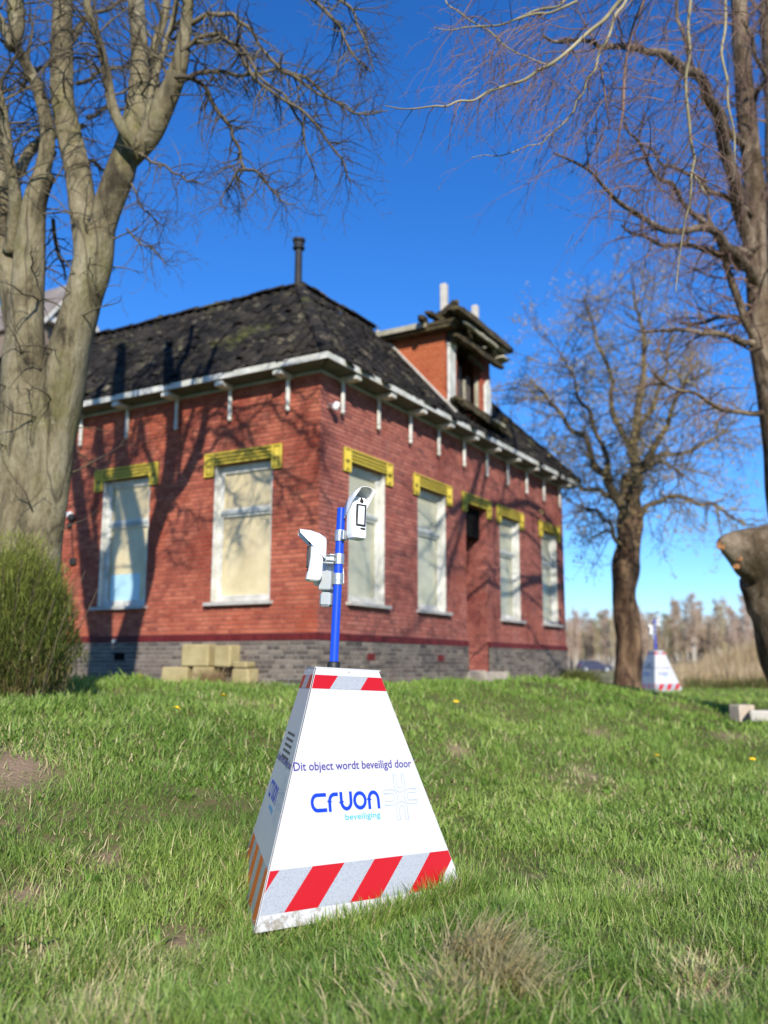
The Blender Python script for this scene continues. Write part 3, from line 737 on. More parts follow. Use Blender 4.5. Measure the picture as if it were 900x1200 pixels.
def ridge(A, B, n):
    A, B = Vector(A), Vector(B); d = (B-A); L = d.length/n
    q = d.to_track_quat('Y', 'Z')
    for i in range(n):
        rr_ = random.uniform(.085, .1)
        key = 'rt%d' % (i % 4)
        if key not in meshcache or meshcache[key][1] != round(L, 2):
            b_ = MB(); pr = []
            for k in range(7):
                a = math.pi*k/6; pr.append((math.cos(a)*rr_*1.15, math.sin(a)*rr_*.75-.02))
            vs = [(x, 0, z) for x, z in pr]+[(x*.88, L*1.12, z*.9-.006) for x, z in pr]
            b_.add(vs, [(k, k+7, k+8, k+1) for k in range(6)]+[(0, 1, 2, 3, 4, 5, 6)])
            meshcache[key] = (b_.mesh('ridge_tile', M['tile'], True), round(L, 2))
        o = link('ridge_tile', meshcache[key][0], roof); o.rotation_mode = 'QUATERNION'; o.rotation_quaternion = q
        o.location = A+d*(i/n)+Vector((0, 0, random.uniform(.0, .03)))
ridge((-OV, -OV, zE+.03), (RI, RI, zR+.03), 10)
ridge((HW+OV, -OV, zE+.03), (HW-RI, RI, zR+.03), 9)
ridge((RI, RI, zR+.03), (RI, HL-RI, zR+.05), 26)
ridge((RI, RI, zR+.03), (3.84, RI, zR+.08), 8); ridge((5.86, RI, zR+.06), (HW-RI, RI, zR+.03), 8)

# flue
fl = MB(); fl.lathe([(.062, 0), (.058, .70), (.058, .71)], 14); fu = fl.build('flue', M['flue'], house, (RI-.03, RI+.02, zR-.05), smooth=False)
fl = MB(); fl.lathe([(.062, .70), (.10, .70), (.10, .73), (.066, .735), (.085, .75), (.088, .80), (.066, .82), (.105, .83), (.105, .87), (.07, .885), (.02, .89)], 14); fl.build('flue_cap', M['flue'], fu)

# dormer with its ruined cornice
dx0, dx1, dz0, dz1, dyb = 3.86, 5.74, Z(4.30), Z(5.88), 1.75
mb = MB(); mb.box(dx0+.01, dx0+.12, .02, dyb, dz0, dz1); mb.box(dx1-.12, dx1-.01, .02, dyb, dz0, dz1); mb.box(dx0+.12, dx1-.12, .55, .60, dz0, dz1)
mb.box(dx0+.121, dx0+.42, .03, .16, dz0, dz1); mb.box(dx1-.42, dx1-.121, .03, .16, dz0, dz1); mb.box(dx0+.421, dx1-.421, .035, .155, dz0, Z(4.62)); 
dormer = mb.build('dormer', M['mortar'], house); dormer['label'] = 'ruined brick dormer over the door'
mb = MB()
for (x0, x1, a, b_) in layout(.02, dyb, dz0, dz1, []):
    y = random.uniform(0, .004); mb.box(dx0-.004-y, dx0+.012, x0, x1, a, b_)
o = mb.build('brick', M['dormer_brick'], dormer); o['kind'] = 'stuff'
mb = MB()
for (x0, x1, a, b_) in layout(dx0, dx1, dz0, dz1, [(dx0+.42, dx1-.42, Z(4.62), dz1+1)]):
    y = random.uniform(0, .004); mb.box(x0, x1, .005-y, .032, a, b_)
o = mb.build('brick', M['brick'], dormer); o['kind'] = 'stuff'
mb = MB(); mb.box(dx0+.40, dx1-.40, .40, .44, Z(4.6), dz1); mb.build('window_hole', M['black'], dormer)
for k in range(5):
    mb = MB(); x = dx0+.47+k*.19; mb.bevbox(x, x+.17, .20+.01*(k % 2), .225+.01*(k % 2), Z(4.62)+.02*(k % 3), Z(5.62)-.11*((k*3) % 5), .004); mb.build('board', M['grey_board'], dormer)
mb = MB(); mb.bevbox(dx0+.40, dx0+.46, .06, .13, Z(4.62), Z(5.55), .008); mb.bevbox(dx1-.46, dx1-.40, .06, .13, Z(4.62), Z(5.35), .008); mb.box(dx0+.9, dx0+.94, .08, .12, Z(4.62), Z(5.2)); mb.build('window_frame', M['oldwood'], dormer)
for x0, x1, h1 in ((dx0+.005, dx0+.27, 5.66), (dx1-.34, dx1-.06, 5.22)):
    mb = MB(); mb.bevbox(x0, x1, -.05, .0, Z(4.42), Z(h1), .012); mb.bevbox(x0-.03, x1+.03, -.075, .0, Z(4.42), Z(4.52), .012)
    if h1 < 5.5: mb.prism([(x0, Z(h1)+.001), (x1, Z(h1)+.001), ((x0+x1)/2+.03, Z(h1)+.20)], -.045, -.002)
    else: mb.bevbox(x0-.02, x1+.02, -.07, .0, Z(h1)-.1, Z(h1)-.002, .012)
    mb.build('pilaster', M['white_wood'], dormer)
mb = MB(); mb.box(dx0-.26, dx1+.02, -.30, dyb+.1, dz1+.002, dz1+.06); mb.build('dormer_roof', M['rot'], dormer)
mb = MB(); mb.box(dx0-.31, dx0-.281, .25, dyb+.05, dz1-.02, dz1+.075); mb.build('verge_board', M['oldwood'], dormer)
mb = MB(); mb.box(dx0-.24, dx0-.02, -.25, dyb, dz1-.07, dz1-.002); mb.build('soffit', M['rot'], dormer)
def plank(x0, x1, y0, y1, z0, z1, mat, rz=0, rx=0, ry=0):
    b_ = MB(); cx_, cy_, cz_ = (x0+x1)/2, (y0+y1)/2, (z0+z1)/2; n = 9
    # ragged board: ring of uneven cross sections
    vs = []; 
    for i in range(n):
        x = (x1-x0)*(i/(n-1)-.5)
        for sy, sz in ((-1, -1), (1, -1), (1, 1), (-1, 1)):
            k = 1 if 0 < i < n-1 else .6
            vs.append((x, sy*(y1-y0)/2*k+random.uniform(-1, 1)*.012, sz*(z1-z0)/2*k+random.uniform(-1, 1)*.014))
    fs = [(i*4+k, i*4+(k+1) % 4, (i+1)*4+(k+1) % 4, (i+1)*4+k) for i in range(n-1) for k in range(4)]+[(3,2,1,0), tuple((n-1)*4+k for k in range(4))]
    b_.add(vs, fs); b_.build('plank', M[mat], dormer, (cx_, cy_, cz_), (rx, ry, rz))
plank(3.30, 5.85, -.50, -.38, Z(5.94), Z(6.05), 'rot', .02); plank(3.5, 5.6, -.36, -.15, Z(6.03), Z(6.13), 'rot', -.02, .2)
plank(3.7, 5.2, -.44, -.37, Z(5.84), Z(5.90), 'oldwood', .01); plank(3.75, 5.75, -.30, -.18, Z(5.62), Z(5.71), 'rot', -.02, .1, .02); plank(3.9, 5.1, -.20, -.10, Z(5.74), Z(5.80), 'oldwood')
plank(3.4, 4.1, -.1, .0, Z(6.10), Z(6.21), 'rot', 1.1, 0, .15); plank(3.50, 4.05, -.30, -.18, Z(6.03), Z(6.13), 'rot', .5, 0, -.15); plank(3.4, 4.0, .02, .15, Z(5.98), Z(6.06), 'rot', -.3, 0, .18)
plank(3.30, 3.95, .28, .40, Z(5.98), Z(6.07), 'rot', .35, 0, -.22); plank(3.75, 4.15, -.08, .06, Z(6.05), Z(6.25), 'rot', .3); plank(5.2, 5.6, -.3, -.2, Z(5.80), Z(5.87), 'oldwood', .3, 0, .2)
plank(3.80, 6.05, -.28, -.06, Z(4.46), Z(4.56), 'rot', -.02, .1, .04); plank(4.1, 6.1, -.33, -.25, Z(4.36), Z(4.44), 'rot', .03, 0, .03); plank(3.85, 4.6, -.2, -.1, Z(4.55), Z(4.60), 'rot', .1, 0, .05); plank(5.0, 6.0, -.18, -.08, Z(4.52), Z(4.60), 'rot', -.1, 0, .03)
for k in range(26):                           # splintered bits of the cornice and of the sill
    x = random.uniform(3.5, 5.7); top = random.random() < .6; z0 = random.uniform(5.70, 6.06) if top else random.uniform(4.38, 4.56); L_ = random.uniform(.12, .5)
    plank(x, x+L_, -.42+random.uniform(0, .2), -.36+random.uniform(0, .2), Z(z0), Z(z0+random.uniform(.02, .06)), 'rot' if random.random() < .7 else 'oldwood', random.uniform(-.5, .5), random.uniform(-.4, .4), random.uniform(-.25, .25))
plank(4.6, 5.3, -.12, -.04, Z(5.5), Z(5.6), 'rot', 0, 0, .15); plank(3.82, 4.0, -.16, -.03, Z(5.62), Z(5.80), 'rot')
for x, zt in ((3.90, 6.74), (5.22, 6.80)):
    mb = MB(); mb.bevbox(x-.06, x+.06, .0, .12, Z(5.9), Z(zt), .015); mb.build('finial_post', M['concrete'], dormer, (0, 0, 0), (0, 0, 0))
mb = MB()                                     # lead flashing along the cheek
A = Vector((dx0-.02, -.20, zE+(.13)*rise/run+.05)); B = Vector((dx0-.02, RI, zR+.06)); d = (B-A).normalized(); up = Vector((0, -rise, run)).normalized()
for w0, w1 in ((0, 0),): 
    vs = []
    for p in (A, B):
        for sx, sz in ((-.05, 0), (.02, 0), (.02, .03), (-.05, .03)): vs.append(p+Vector((sx, 0, 0))+up*sz)
    mb.add(vs, [(0,1,5,4), (1,2,6,5), (2,3,7,6), (3,0,4,7), (0,3,2,1), (4,5,6,7)])
mb.build('flashing', M['concrete'], dormer)

# small fittings on the walls
def on_wall(side, u, z): return fmat(side) @ Vector((u, 0, z)), frame(side)[1]
P, rz = on_wall('side', -4.86, Z(2.36)); mb = MB(); mb.lathe([(.055, 0), (.06, .02), (.05, .06), (.02, .075)], 14, Matrix.Rotation(math.pi/2, 4, 'X') @ Matrix.Translation((0, 0, .0))); bell = mb.build('alarm_light', M['dev_white'], house, P+fmat('side') @ Vector((0, -.005, 0)), (0, 0, rz), True)
mb = MB(); mb.lathe([(.05, 0), (.065, .02), (.065, .07), (.04, .10)], 14, Matrix.Rotation(math.pi/2, 4, 'X') @ Matrix.Translation((.07, -.05, 0))); mb.lathe([(.035, 0), (.045, .02), (.04, .05)], 12, Matrix.Rotation(math.pi/2, 4, 'X') @ Matrix.Translation((.005, -.17, 0))); mb.build('alarm_horn', M['flue'], bell, smooth=True)
P, rz = on_wall('side', -4.72, Z(1.60)); mb = MB(); mb.bevbox(-.06, .06, -.06, 0, -.05, .05, .01); mb.tube([(-.0, -.03, .05), (-.05, -.03, .3), (-.09, -.03, .62)], [.008]*3, 5); mb.build('junction_box', M['flue'], house, P, (0, 0, rz))
for side, u in (('side', -3.58), ('front', 1.31), ('front', 3.5)):
    P, rz = on_wall(side, u, Z(.10)); mb = MB(); mb.bevbox(-.11, .11, -.036, -.02, -.05, .06, .004)
    for k in range(4): mb.bevbox(-.085+k*.048, -.06+k*.048, -.044, -.0365, -.03, .04, .002)
    mb.build('air_brick', M['black'] if side == 'side' else M['belt_brick'], house, P+Vector((0, 0, 0)), (0, 0, rz))
P, rz = on_wall('front', .17, Z(3.52)); mb = MB(); mb.bevbox(-.03, .03, -.10, 0, -.03, .03, .008); mb.lathe([(.03, 0), (.045, .03), (.045, .09), (.03, .12)], 12, Matrix.Translation((0, -.12, -.07)) @ Matrix.Rotation(.4, 4, 'X')); mb.build('lamp', M['dev_white'], house, P, (0, 0, rz), True)
P, rz = on_wall('side', -3.67, Z(.33)); mb = MB(); mb.lathe([(.03, 0), (.03, .05)], 10, Matrix.Rotation(math.pi/2, 4, 'X')); mb.build('wall_tap', M['dev_grey'], house, P+fmat('side') @ Vector((0, -.035, 0)), (0, 0, rz))

# ------------------------------------------------------------------ stone blocks by the side wall
def house_pt(s, q, z): v = HC+HF*s+HI*q; return Vector((v.x, v.y, z+EYE))
def rock_box(name, cx_, w_, d_, h_, mat, loc, rz, lab, cat, grp=None, tilt=0):
    b_ = MB(); b_.bevbox(-w_/2, w_/2, -d_/2, d_/2, 0, h_, .018)
    b_.v = [(x+random.uniform(-.008, .008), y+random.uniform(-.008, .008), z+random.uniform(-.006, .006)) for x, y, z in b_.v]
    return tag(b_.build(name, M[mat], None, loc, (0, tilt, rz)), lab, cat, grp)
blk = [(1.87, -.165, .46, .30, -.035, 'largest yellow sandstone block, on top of the pile by the house wall'),
       (1.385, -.15, .28, .285, -.035, 'narrow upright sandstone block, on top and right in the pile'),
       (2.21, -.20, .44, .24, -.285, 'wide sandstone block at the left foot of the pile'),
       (1.74, -.16, .33, .225, -.27, 'sandstone block under the two top blocks, half sunk in grass'),
       (1.04, -.18, .28, .21, -.27, 'sandstone block at the right foot of the pile, behind the dry weed'),
       (1.08, -.15, .22, .09, -.055, 'thin flat sandstone slab on the right block against the wall')]
for q, s, w_, h_, z0, lab in blk:
    rock_box('stone_block', 0, w_, .23, h_, 'stone', house_pt(s, q, z0), math.pi/2-HA-math.pi/2+random.uniform(-.16, .16), lab, 'stone block', 'sandstone blocks piled against the wall')

# ------------------------------------------------------------------ trees
class Tree:
    def __init__(s): s.limbs = MB(); s.twigs = MB(); s.tips = []
    def limb(s, pts, wid, n=12, rough=.10, mb=None):
        """pts: (px, py, distance); wid in px of the photograph"""
        P = [at(*p) for p in pts]; Rr = [wd*.5*p.y/FPX*1.02 for wd, p in zip(wid, P)]
        P, Rr = smooth_poly(P, Rr, 6)
        (mb or s.limbs).tube(P, Rr, n, rough); return P, Rr
    def grow(s, p, d, L, r_, lev, droop, wig, kids, mb, sp=.75, minr=.0022, taper=.85):
        n = max(3, int(4+L*2.2)); pts = [p.copy()]; rad = [r_]; seg = L/n; d = d.normalized(); dirs = [d.copy()]
        for i in range(n):
            d = d+Vector((random.gauss(0, wig), random.gauss(0, wig), random.gauss(0, wig)-droop*(i+1)/n*.5)); d.normalize()
            p = p+d*seg; pts.append(p.copy()); rad.append(max(minr*.6, r_*(1-taper*(i+1)/n))); dirs.append(d.copy())
        mb.tube(pts, rad, 3 if r_ < .009 else (4 if r_ < .02 else 6), closed_end=False)
        s.tips.append((pts[-1], d))
        if lev > 0:
            m = max(1, int(kids*L*(.7+.6*random.random())))
            for k in range(m):
                f = .12+.86*(k+random.random())/m; i = min(n-1, int(f*n)); q = pts[i].lerp(pts[i+1], f*n-i)
                ax = Vector((random.gauss(0, 1), random.gauss(0, 1), random.gauss(0, .8))); ax -= dirs[i]*ax.dot(dirs[i]); ax.normalize()
                dd = dirs[i]*(1-.35*sp)+ax*sp
                s.grow(q, dd, L*random.uniform(.28, .58)*(1-.35*f), max(minr, rad[i]*.58), lev-1, droop, wig*1.1, kids*1.35, mb, sp, minr)
    def sprout(s, P, Rr, n, L, mb, f0=.2, f1=1, lev=2, droop=.25, wig=.14, kids=2.2, r_=None, bias=None, sp=.8, minr=.0022):
        for k in range(n):
            f = f0+(f1-f0)*(k+random.random())/n; i = min(len(P)-2, int(f*(len(P)-1)))
            t = (P[i+1]-P[i]).normalized(); ax = Vector((random.gauss(0, 1), random.gauss(0, 1), random.gauss(0, .7)))
            ax -= t*ax.dot(t); ax.normalize(); d = t*(1-sp*.6)+ax*sp
            if bias: d = d+Vector(bias)
            s.grow(P[i], d, L*random.uniform(.55, 1.25), min(Rr[i]*.6, r_ or Rr[i]*.6), lev, droop, wig, kids, mb, sp, minr)

# --- big lime-like tree on the left
D0 = 8.6
T = Tree()
l_ = []
l_.append(T.limb([(30, 870, D0), (34, 800, D0), (38, 730, D0), (41, 665, D0), (49, 600, D0), (65, 500, D0), (78, 420, D0-.05), (95, 355, D0-.1), (106, 310, D0-.1), (110, 268, D0-.1)], [110, 84, 66, 60, 55, 53, 50, 43, 46, 46], 18, .10))
l_.append(T.limb([(100, 305, D0-.1), (95, 255, D0), (88, 200, D0), (76, 150, D0), (70, 110, D0+.05), (69, 50, D0+.1), (68, -10, D0+.2), (58, -160, D0+.3)], [32, 34, 31, 30, 29, 27, 25, 18], 14))
l_.append(T.limb([(108, 300, D0-.1), (122, 250, D0-.15), (138, 205, D0-.2), (150, 165, D0-.2), (160, 110, D0-.15), (160, 60, D0-.1), (155, 0, D0), (148, -120, D0+.1)], [34, 34, 36, 31, 26, 23, 21, 16], 14))
l_.append(T.limb([(146, 190, D0-.2), (172, 162, D0-.3), (187, 130, D0-.4), (205, 85, D0-.5), (214, 35, D0-.6), (219, -20, D0-.7), (232, -150, D0-.8)], [28, 28, 27, 23, 16, 13, 9], 12))
l_.append(T.limb([(158, 176, D0-.45), (140, 152, D0-.55), (128, 125, D0-.6), (122, 90, D0-.6), (112, 50, D0-.65), (99, 10, D0-.7), (92, -50, D0-.8)], [13, 14, 13, 12, 11, 10, 8], 8))
l_.append(T.limb([(172, 158, D0+.1), (178, 110, D0+.3), (177, 60, D0+.4), (190, 15, D0+.5), (196, -80, D0+.7)], [16, 14, 12, 11, 8], 8))
l_.append(T.limb([(170, 150, D0-.3), (174, 110, D0-.3), (188, 60, D0-.35), (200, 20, D0-.4), (208, -40, D0-.5)], [10, 9, 9, 8, 7], 8))
l_.append(T.limb([(6, 870, D0+.1), (8, 780, D0+.05), (10, 700, D0), (14, 640, D0), (18, 560, D0), (26, 480, D0), (27, 420, D0-.05), (30, 350, D0-.1), (33, 285, D0-.1), (38, 240, D0-.15), (50, 205, D0-.2)], [110, 84, 62, 54, 50, 52, 48, 40, 34, 29, 25], 16))
l_.append(T.limb([(44, 215, D0-.2), (52, 180, D0-.25), (52, 150, D0-.3), (44, 115, D0-.3), (34, 92, D0-.35), (20, 66, D0-.4), (6, 45, D0-.5), (-14, 10, D0-.6)], [20, 19, 17, 16, 15, 13, 13, 12], 12))
l_.append(T.limb([(24, 400, D0+.05), (12, 330, D0+.1), (2, 260, D0+.15), (-4, 200, D0+.2), (-14, 120, D0+.3), (-26, 20, D0+.4)], [34, 36, 30, 26, 22, 18], 14))
l_.append(T.limb([(10, 300, D0), (16, 240, D0-.2), (8, 190, D0-.4), (2, 140, D0-.5), (-8, 90, D0-.6)], [20, 16, 13, 11, 8], 8))
l_.append(T.limb([(8, 60, D0-.5), (16, 36, D0-.5), (14, -10, D0-.45), (20, -80, D0-.4)], [16, 20, 20, 14], 10))
l_.append(T.limb([(60, 185, D0+.1), (50, 175, D0+.1), (66, 150, D0+.3), (62, 120, D0+.4)], [14, 12, 8, 6], 8))
T.limbs.tube(*smooth_poly([at(20, 205, D0+.2), at(34, 178, D0+.4), at(62, 160, D0+.6), at(95, 150, D0+.9)], [.06, .055, .04, .03], 5), 8)
tree = empty('tree', at(40, 830, D0)*1.0); tree.location.z = float(height(tree.location.x, tree.location.y))
tag(tree, 'large bare tree with thick grey green stems at the left before the side wall', 'tree')
def wob(pts, wd, amp):
    P = []; W_ = []
    for i in range(len(pts)-1):
        a, b_ = pts[i], pts[i+1]; P.append(a); W_.append(wd[i])
        k = amp*min(1, math.hypot(b_[0]-a[0], b_[1]-a[1])/25)
        P.append(((a[0]+b_[0])/2+random.uniform(-k, k), (a[1]+b_[1])/2+random.uniform(-k, k), (a[2]+b_[2])/2+random.uniform(-.06, .06))); W_.append((wd[i]+wd[i+1])/2*random.uniform(.92, 1.1))
    P.append(pts[-1]); W_.append(wd[-1]); return P, W_
def attach(mb, name, mat, par, smooth=True):
    mb.v = [tuple(Vector(p)-par.location) for p in mb.v]; return mb.build(name, mat, par, smooth=smooth)
br = [([(214, 32, 8.0), (240, 18, 7.9), (268, 18, 7.8), (290, 36, 7.7), (320, 76, 7.6), (342, 90, 7.5), (372, 112, 7.4), (410, 132, 7.3), (446, 130, 7.2)], [7, 6.5, 6, 5, 4.5, 4, 3.3, 2.4, 1.6]),
      ([(208, 62, 8.0), (232, 45, 7.9), (258, 42, 7.8), (274, 60, 7.7), (288, 82, 7.7), (312, 106, 7.6), (348, 128, 7.5), (372, 152, 7.5), (392, 180, 7.5), (404, 205, 7.5), (409, 216, 7.5)], [6.5, 6, 5.5, 5, 5, 4.6, 4, 3.6, 3, 2.2, 1.6]),
      ([(206, 96, 8.0), (226, 88, 8.0), (258, 85, 8.1), (290, 88, 8.1), (324, 82, 8.2), (356, 92, 8.3), (386, 118, 8.3), (412, 133, 8.4), (452, 130, 8.4)], [7, 6, 5, 4.5, 4, 4, 3.4, 2.5, 1.5]),
      ([(202, 92, 7.9), (222, 94, 7.9), (240, 108, 7.9), (252, 132, 7.9), (268, 152, 7.9), (278, 176, 7.9), (285, 200, 7.9)], [6.5, 6, 6, 5.5, 5, 4.5, 4]),
      ([(285, 200, 7.9), (274, 204, 7.8), (266, 220, 7.8), (258, 232, 7.8), (256, 244, 7.8)], [4, 3.2, 2.6, 2, 1.3]),
      ([(285, 200, 7.9), (302, 206, 8.0), (314, 222, 8.0), (328, 236, 8.0), (346, 240, 8.0)], [4, 3.4, 2.8, 2, 1.2]),
      ([(228, 50, 7.9), (256, 46, 7.8), (280, 58, 7.7), (300, 90, 7.7), (330, 112, 7.6), (352, 150, 7.6), (362, 190, 7.6), (366, 212, 7.6)], [5, 5, 4.5, 4, 3.6, 3, 2.3, 1.4]),
      ([(225, -30, 7.7), (330, -30, 7.4), (372, 8, 7.3), (396, 34, 7.3), (406, 58, 7.3), (424, 76, 7.3), (432, 84, 7.3)], [8, 6, 5, 4, 3.2, 2.6, 1.5]),
      ([(330, -30, 7.4), (400, 4, 7.2), (415, 30, 7.2), (428, 60, 7.2), (434, 84, 7.2)], [5, 4, 3.2, 2.4, 1.5]),
      ([(150, 178, 8.4), (175, 192, 8.2), (200, 204, 8.1), (216, 214, 8.1), (236, 218, 8.1)], [4.5, 3.6, 3, 2.3, 1.4]),
      ([(150, 215, 8.4), (160, 240, 8.3), (172, 252, 8.3), (190, 268, 8.3)], [3, 2.4, 2, 1.2]),
      ([(146, 270, 8.4), (160, 285, 8.3), (175, 292, 8.3), (192, 312, 8.3)], [3, 2.4, 2, 1.2]),
      ([(70, 60, 8.7), (100, 20, 8.9), (140, 0, 9.2), (190, -20, 9.5)], [7, 6, 5, 3]),
      ([(88, 100, 8.7), (110, 88, 9.2), (150, 80, 9.8), (200, 60, 10.4)], [6, 5, 4, 2]),
      ([(60, 260, 8.9), (66, 300, 9.3), (75, 330, 9.7)], [5, 4, 2]),
      ([(78, 205, 8.9), (104, 190, 9.4), (124, 205, 9.8), (150, 235, 10.2)], [6, 4.5, 3.4, 2]),
      ([(100, 140, 8.8), (120, 128, 9.4), (150, 130, 10), (170, 150, 10.4)], [6, 4.5, 3.4, 2]),
      ([(20, 110, 8.9), (50, 80, 9.4), (90, 70, 10), (120, 90, 10.5)], [6, 5, 4, 2])]
for pts, wd in br:
    pts, wd = wob(pts, wd, 3.5)
    P, Rr = T.limb(pts, wd, 6, .05, T.twigs)
    T.sprout(P, Rr, int(5+len(pts)*2.6), .46, T.twigs, .12, 1, 2, .22, .24, 7.5, .009, sp=.9)
for P, Rr in l_:
    T.sprout(P, Rr, 22, .85, T.twigs, .38, 1, 2, .22, .22, 5.0, .013, sp=.9)
attach(T.limbs, 'trunk', M['bark'], tree); attach(T.twigs, 'crown', M['twig'], tree)

# --- old tree at the right edge with a sawn-off stub and long hanging branches
D1 = 13.0
T = Tree(); l_ = []
l_.append(T.limb([(968, 870, D1), (958, 820, D1), (941, 760, D1), (928, 700, D1), (905, 655, D1-.1), (880, 643, D1-.15), (862, 637, D1-.2), (850, 635, D1-.25), (844, 636, D1-.27)], [130, 92, 92, 96, 84, 60, 38, 22, 10], 20, .16))
l_.append(T.limb([(955, 720, D1+.1), (945, 640, D1+.1), (926, 560, D1+.1), (912, 480, D1), (898, 420, D1), (889, 360, D1), (884, 300, D1), (882, 230, D1), (874, 150, D1), (866, 60, D1), (860, -40, D1), (852, -180, D1)], [90, 70, 58, 46, 35, 29, 25, 26, 24, 22, 20, 15], 14))
l_.append(T.limb([(935, 600, D1+.3), (922, 480, D1+.4), (912, 380, D1+.5), (908, 260, D1+.5), (904, 120, D1+.5), (899, 20, D1+.5), (896, -100, D1+.5)], [50, 42, 30, 26, 22, 26, 20], 12))
big = [([(872, 170, D1), (850, 150, D1-.4), (832, 118, D1-.8), (812, 88, D1-1.2), (798, 40, D1-1.4), (790, -10, D1-1.5)], [10, 8, 7, 6, 5, 4], ''),
       ([(882, 250, D1), (856, 232, D1-.5), (828, 222, D1-.9), (800, 200, D1-1.3), (772, 190, D1-1.7), (744, 165, D1-2)], [9, 7, 6, 5, 4, 2.5], ''),
       ([(884, 300, D1), (850, 285, D1-.6), (812, 250, D1-1.2), (786, 214, D1-1.8), (760, 196, D1-2.4), (742, 160, D1-3), (728, 140, D1-3.5)], [10, 8.5, 7, 6, 5, 4, 2.5], ''),
       ([(886, 320, D1-.1), (840, 296, D1-1), (800, 284, D1-1.8), (756, 276, D1-2.4), (726, 262, D1-3)], [9, 7, 5.5, 4, 2.5], ''),
       ([(880, 120, D1), (896, 90, D1-.4), (880, 60, D1-.8), (866, 20, D1-1.1)], [7, 6, 5, 4], ''),
       ([(888, 400, D1), (868, 398, D1-.2), (850, 391, D1-.4), (820, 388, D1-.6), (790, 384, D1-.8), (747, 386, D1-1)], [9, 8, 7, 5.5, 4.5, 2.5], 'twigs'),
       ([(882, 370, D1), (858, 368, D1+.2), (830, 373, D1+.4), (795, 376, D1+.5)], [6, 5.5, 4.5, 3], 'twigs'),
       ([(900, 480, D1), (866, 480, D1-.3), (829, 468, D1-.5), (795, 455, D1-.7), (762, 433, D1-.9)], [7, 6, 5, 4, 2.5], 'twigs'),
       ([(884, 395, D1), (866, 355, D1-.3), (850, 312, D1-.5), (836, 270, D1-.7), (828, 236, D1-.8)], [11, 10, 8, 6, 4], 'twigs'),
       ([(884, 330, D1-.1), (862, 298, D1-.8), (838, 270, D1-1.6), (800, 268, D1-2.4), (765, 262, D1-3), (724, 236, D1-3.6), (690, 200, D1-4.2), (646, 178, D1-4.6)], [14, 12, 10, 8, 7, 6, 4, 2.5], 'twigs'),
       ([(880, 290, D1-.1), (862, 240, D1-.6), (848, 180, D1-1.2), (838, 130, D1-1.8), (822, 95, D1-2.4), (800, 80, D1-3), (772, 60, D1-3.6), (740, 54, D1-4), (700, 54, D1-4.6), (672, 46, D1-5), (632, 40, D1-5.4)], [18, 16, 15, 14, 13, 13, 11, 9, 7, 5, 3], 'twigs')]
for pts, wd, _ in big:
    pts, wd = wob(pts, wd, 5); l_.append(T.limb(pts, wd, 8, .10, T.limbs))
tr2 = empty('tree', (at(940, 830, D1).x, D1, 0)); tr2.location.z = float(height(tr2.location.x, tr2.location.y))
tag(tr2, 'old bare tree cut by the right edge, with a sawn stub and hanging twigs', 'tree')
DW = 6.2
pale = MB()
pb = [([(775, -80, 6.4), (740, -20, 6.3), (718, 4, 6.2), (686, 36, 6.1), (645, 72, 6), (612, 92, 5.9), (585, 101, 5.9), (552, 117, 5.8), (520, 124, 5.8), (484, 127, 5.8), (448, 124, 5.8)], [8, 7.5, 7, 6.5, 6, 5.5, 5, 4, 3.4, 2.6, 1.6]),
      ([(752, -60, 6.8), (728, 2, 6.8), (712, 34, 6.8), (698, 62, 6.8), (684, 92, 6.8), (672, 117, 6.8)], [7, 6, 5.5, 5, 4, 3]),
      ([(672, 117, 6.8), (660, 140, 6.7), (640, 158, 6.6), (615, 170, 6.5), (580, 182, 6.4), (550, 184, 6.4)], [3.4, 3, 2.6, 2.2, 1.8, 1.2]),
      ([(808, -60, 7.4), (805, 0, 7.4), (805, 60, 7.4), (801, 110, 7.4), (807, 165, 7.4), (808, 200, 7.4), (800, 260, 7.4), (790, 340, 7.4)], [6.5, 6, 5.5, 5, 5, 4.4, 3, 1.6]),
      ([(808, 190, 7.4), (818, 212, 7.4), (832, 235, 7.4)], [4, 3.4, 1.6]),
      ([(840, -60, 8), (846, 0, 8), (842, 60, 8), (850, 120, 8), (858, 180, 8), (856, 210, 8)], [6, 5, 4.6, 4, 3, 2]),
      ([(672, 0, 6.4), (640, 14, 6.4), (600, 22, 6.3), (560, 30, 6.3), (530, 34, 6.3), (505, 32, 6.2)], [5, 4, 3.4, 2.8, 2, 1.2]),
      ([(700, -50, 7), (672, -8, 7), (650, 6, 6.8), (600, 22, 6.6)], [6, 5, 4, 3]),
      ([(505, -30, 6.6), (520, 4, 6.6), (545, 22, 6.5), (570, 36, 6.4), (600, 60, 6.3), (640, 76, 6.2)], [2, 2.6, 3, 3, 2.6, 2])]
for pts, wd in pb: 
    pts, wd = wob(pts, wd, 4)
    wd = [q_*.78 for q_ in wd]
    P, Rr = T.limb(pts, wd, 6, .05, pale)
    T.sprout(P, Rr, 16, .36, T.twigs, .2, 1, 2, .7, .16, 6, .0055, sp=.8, minr=.0018)
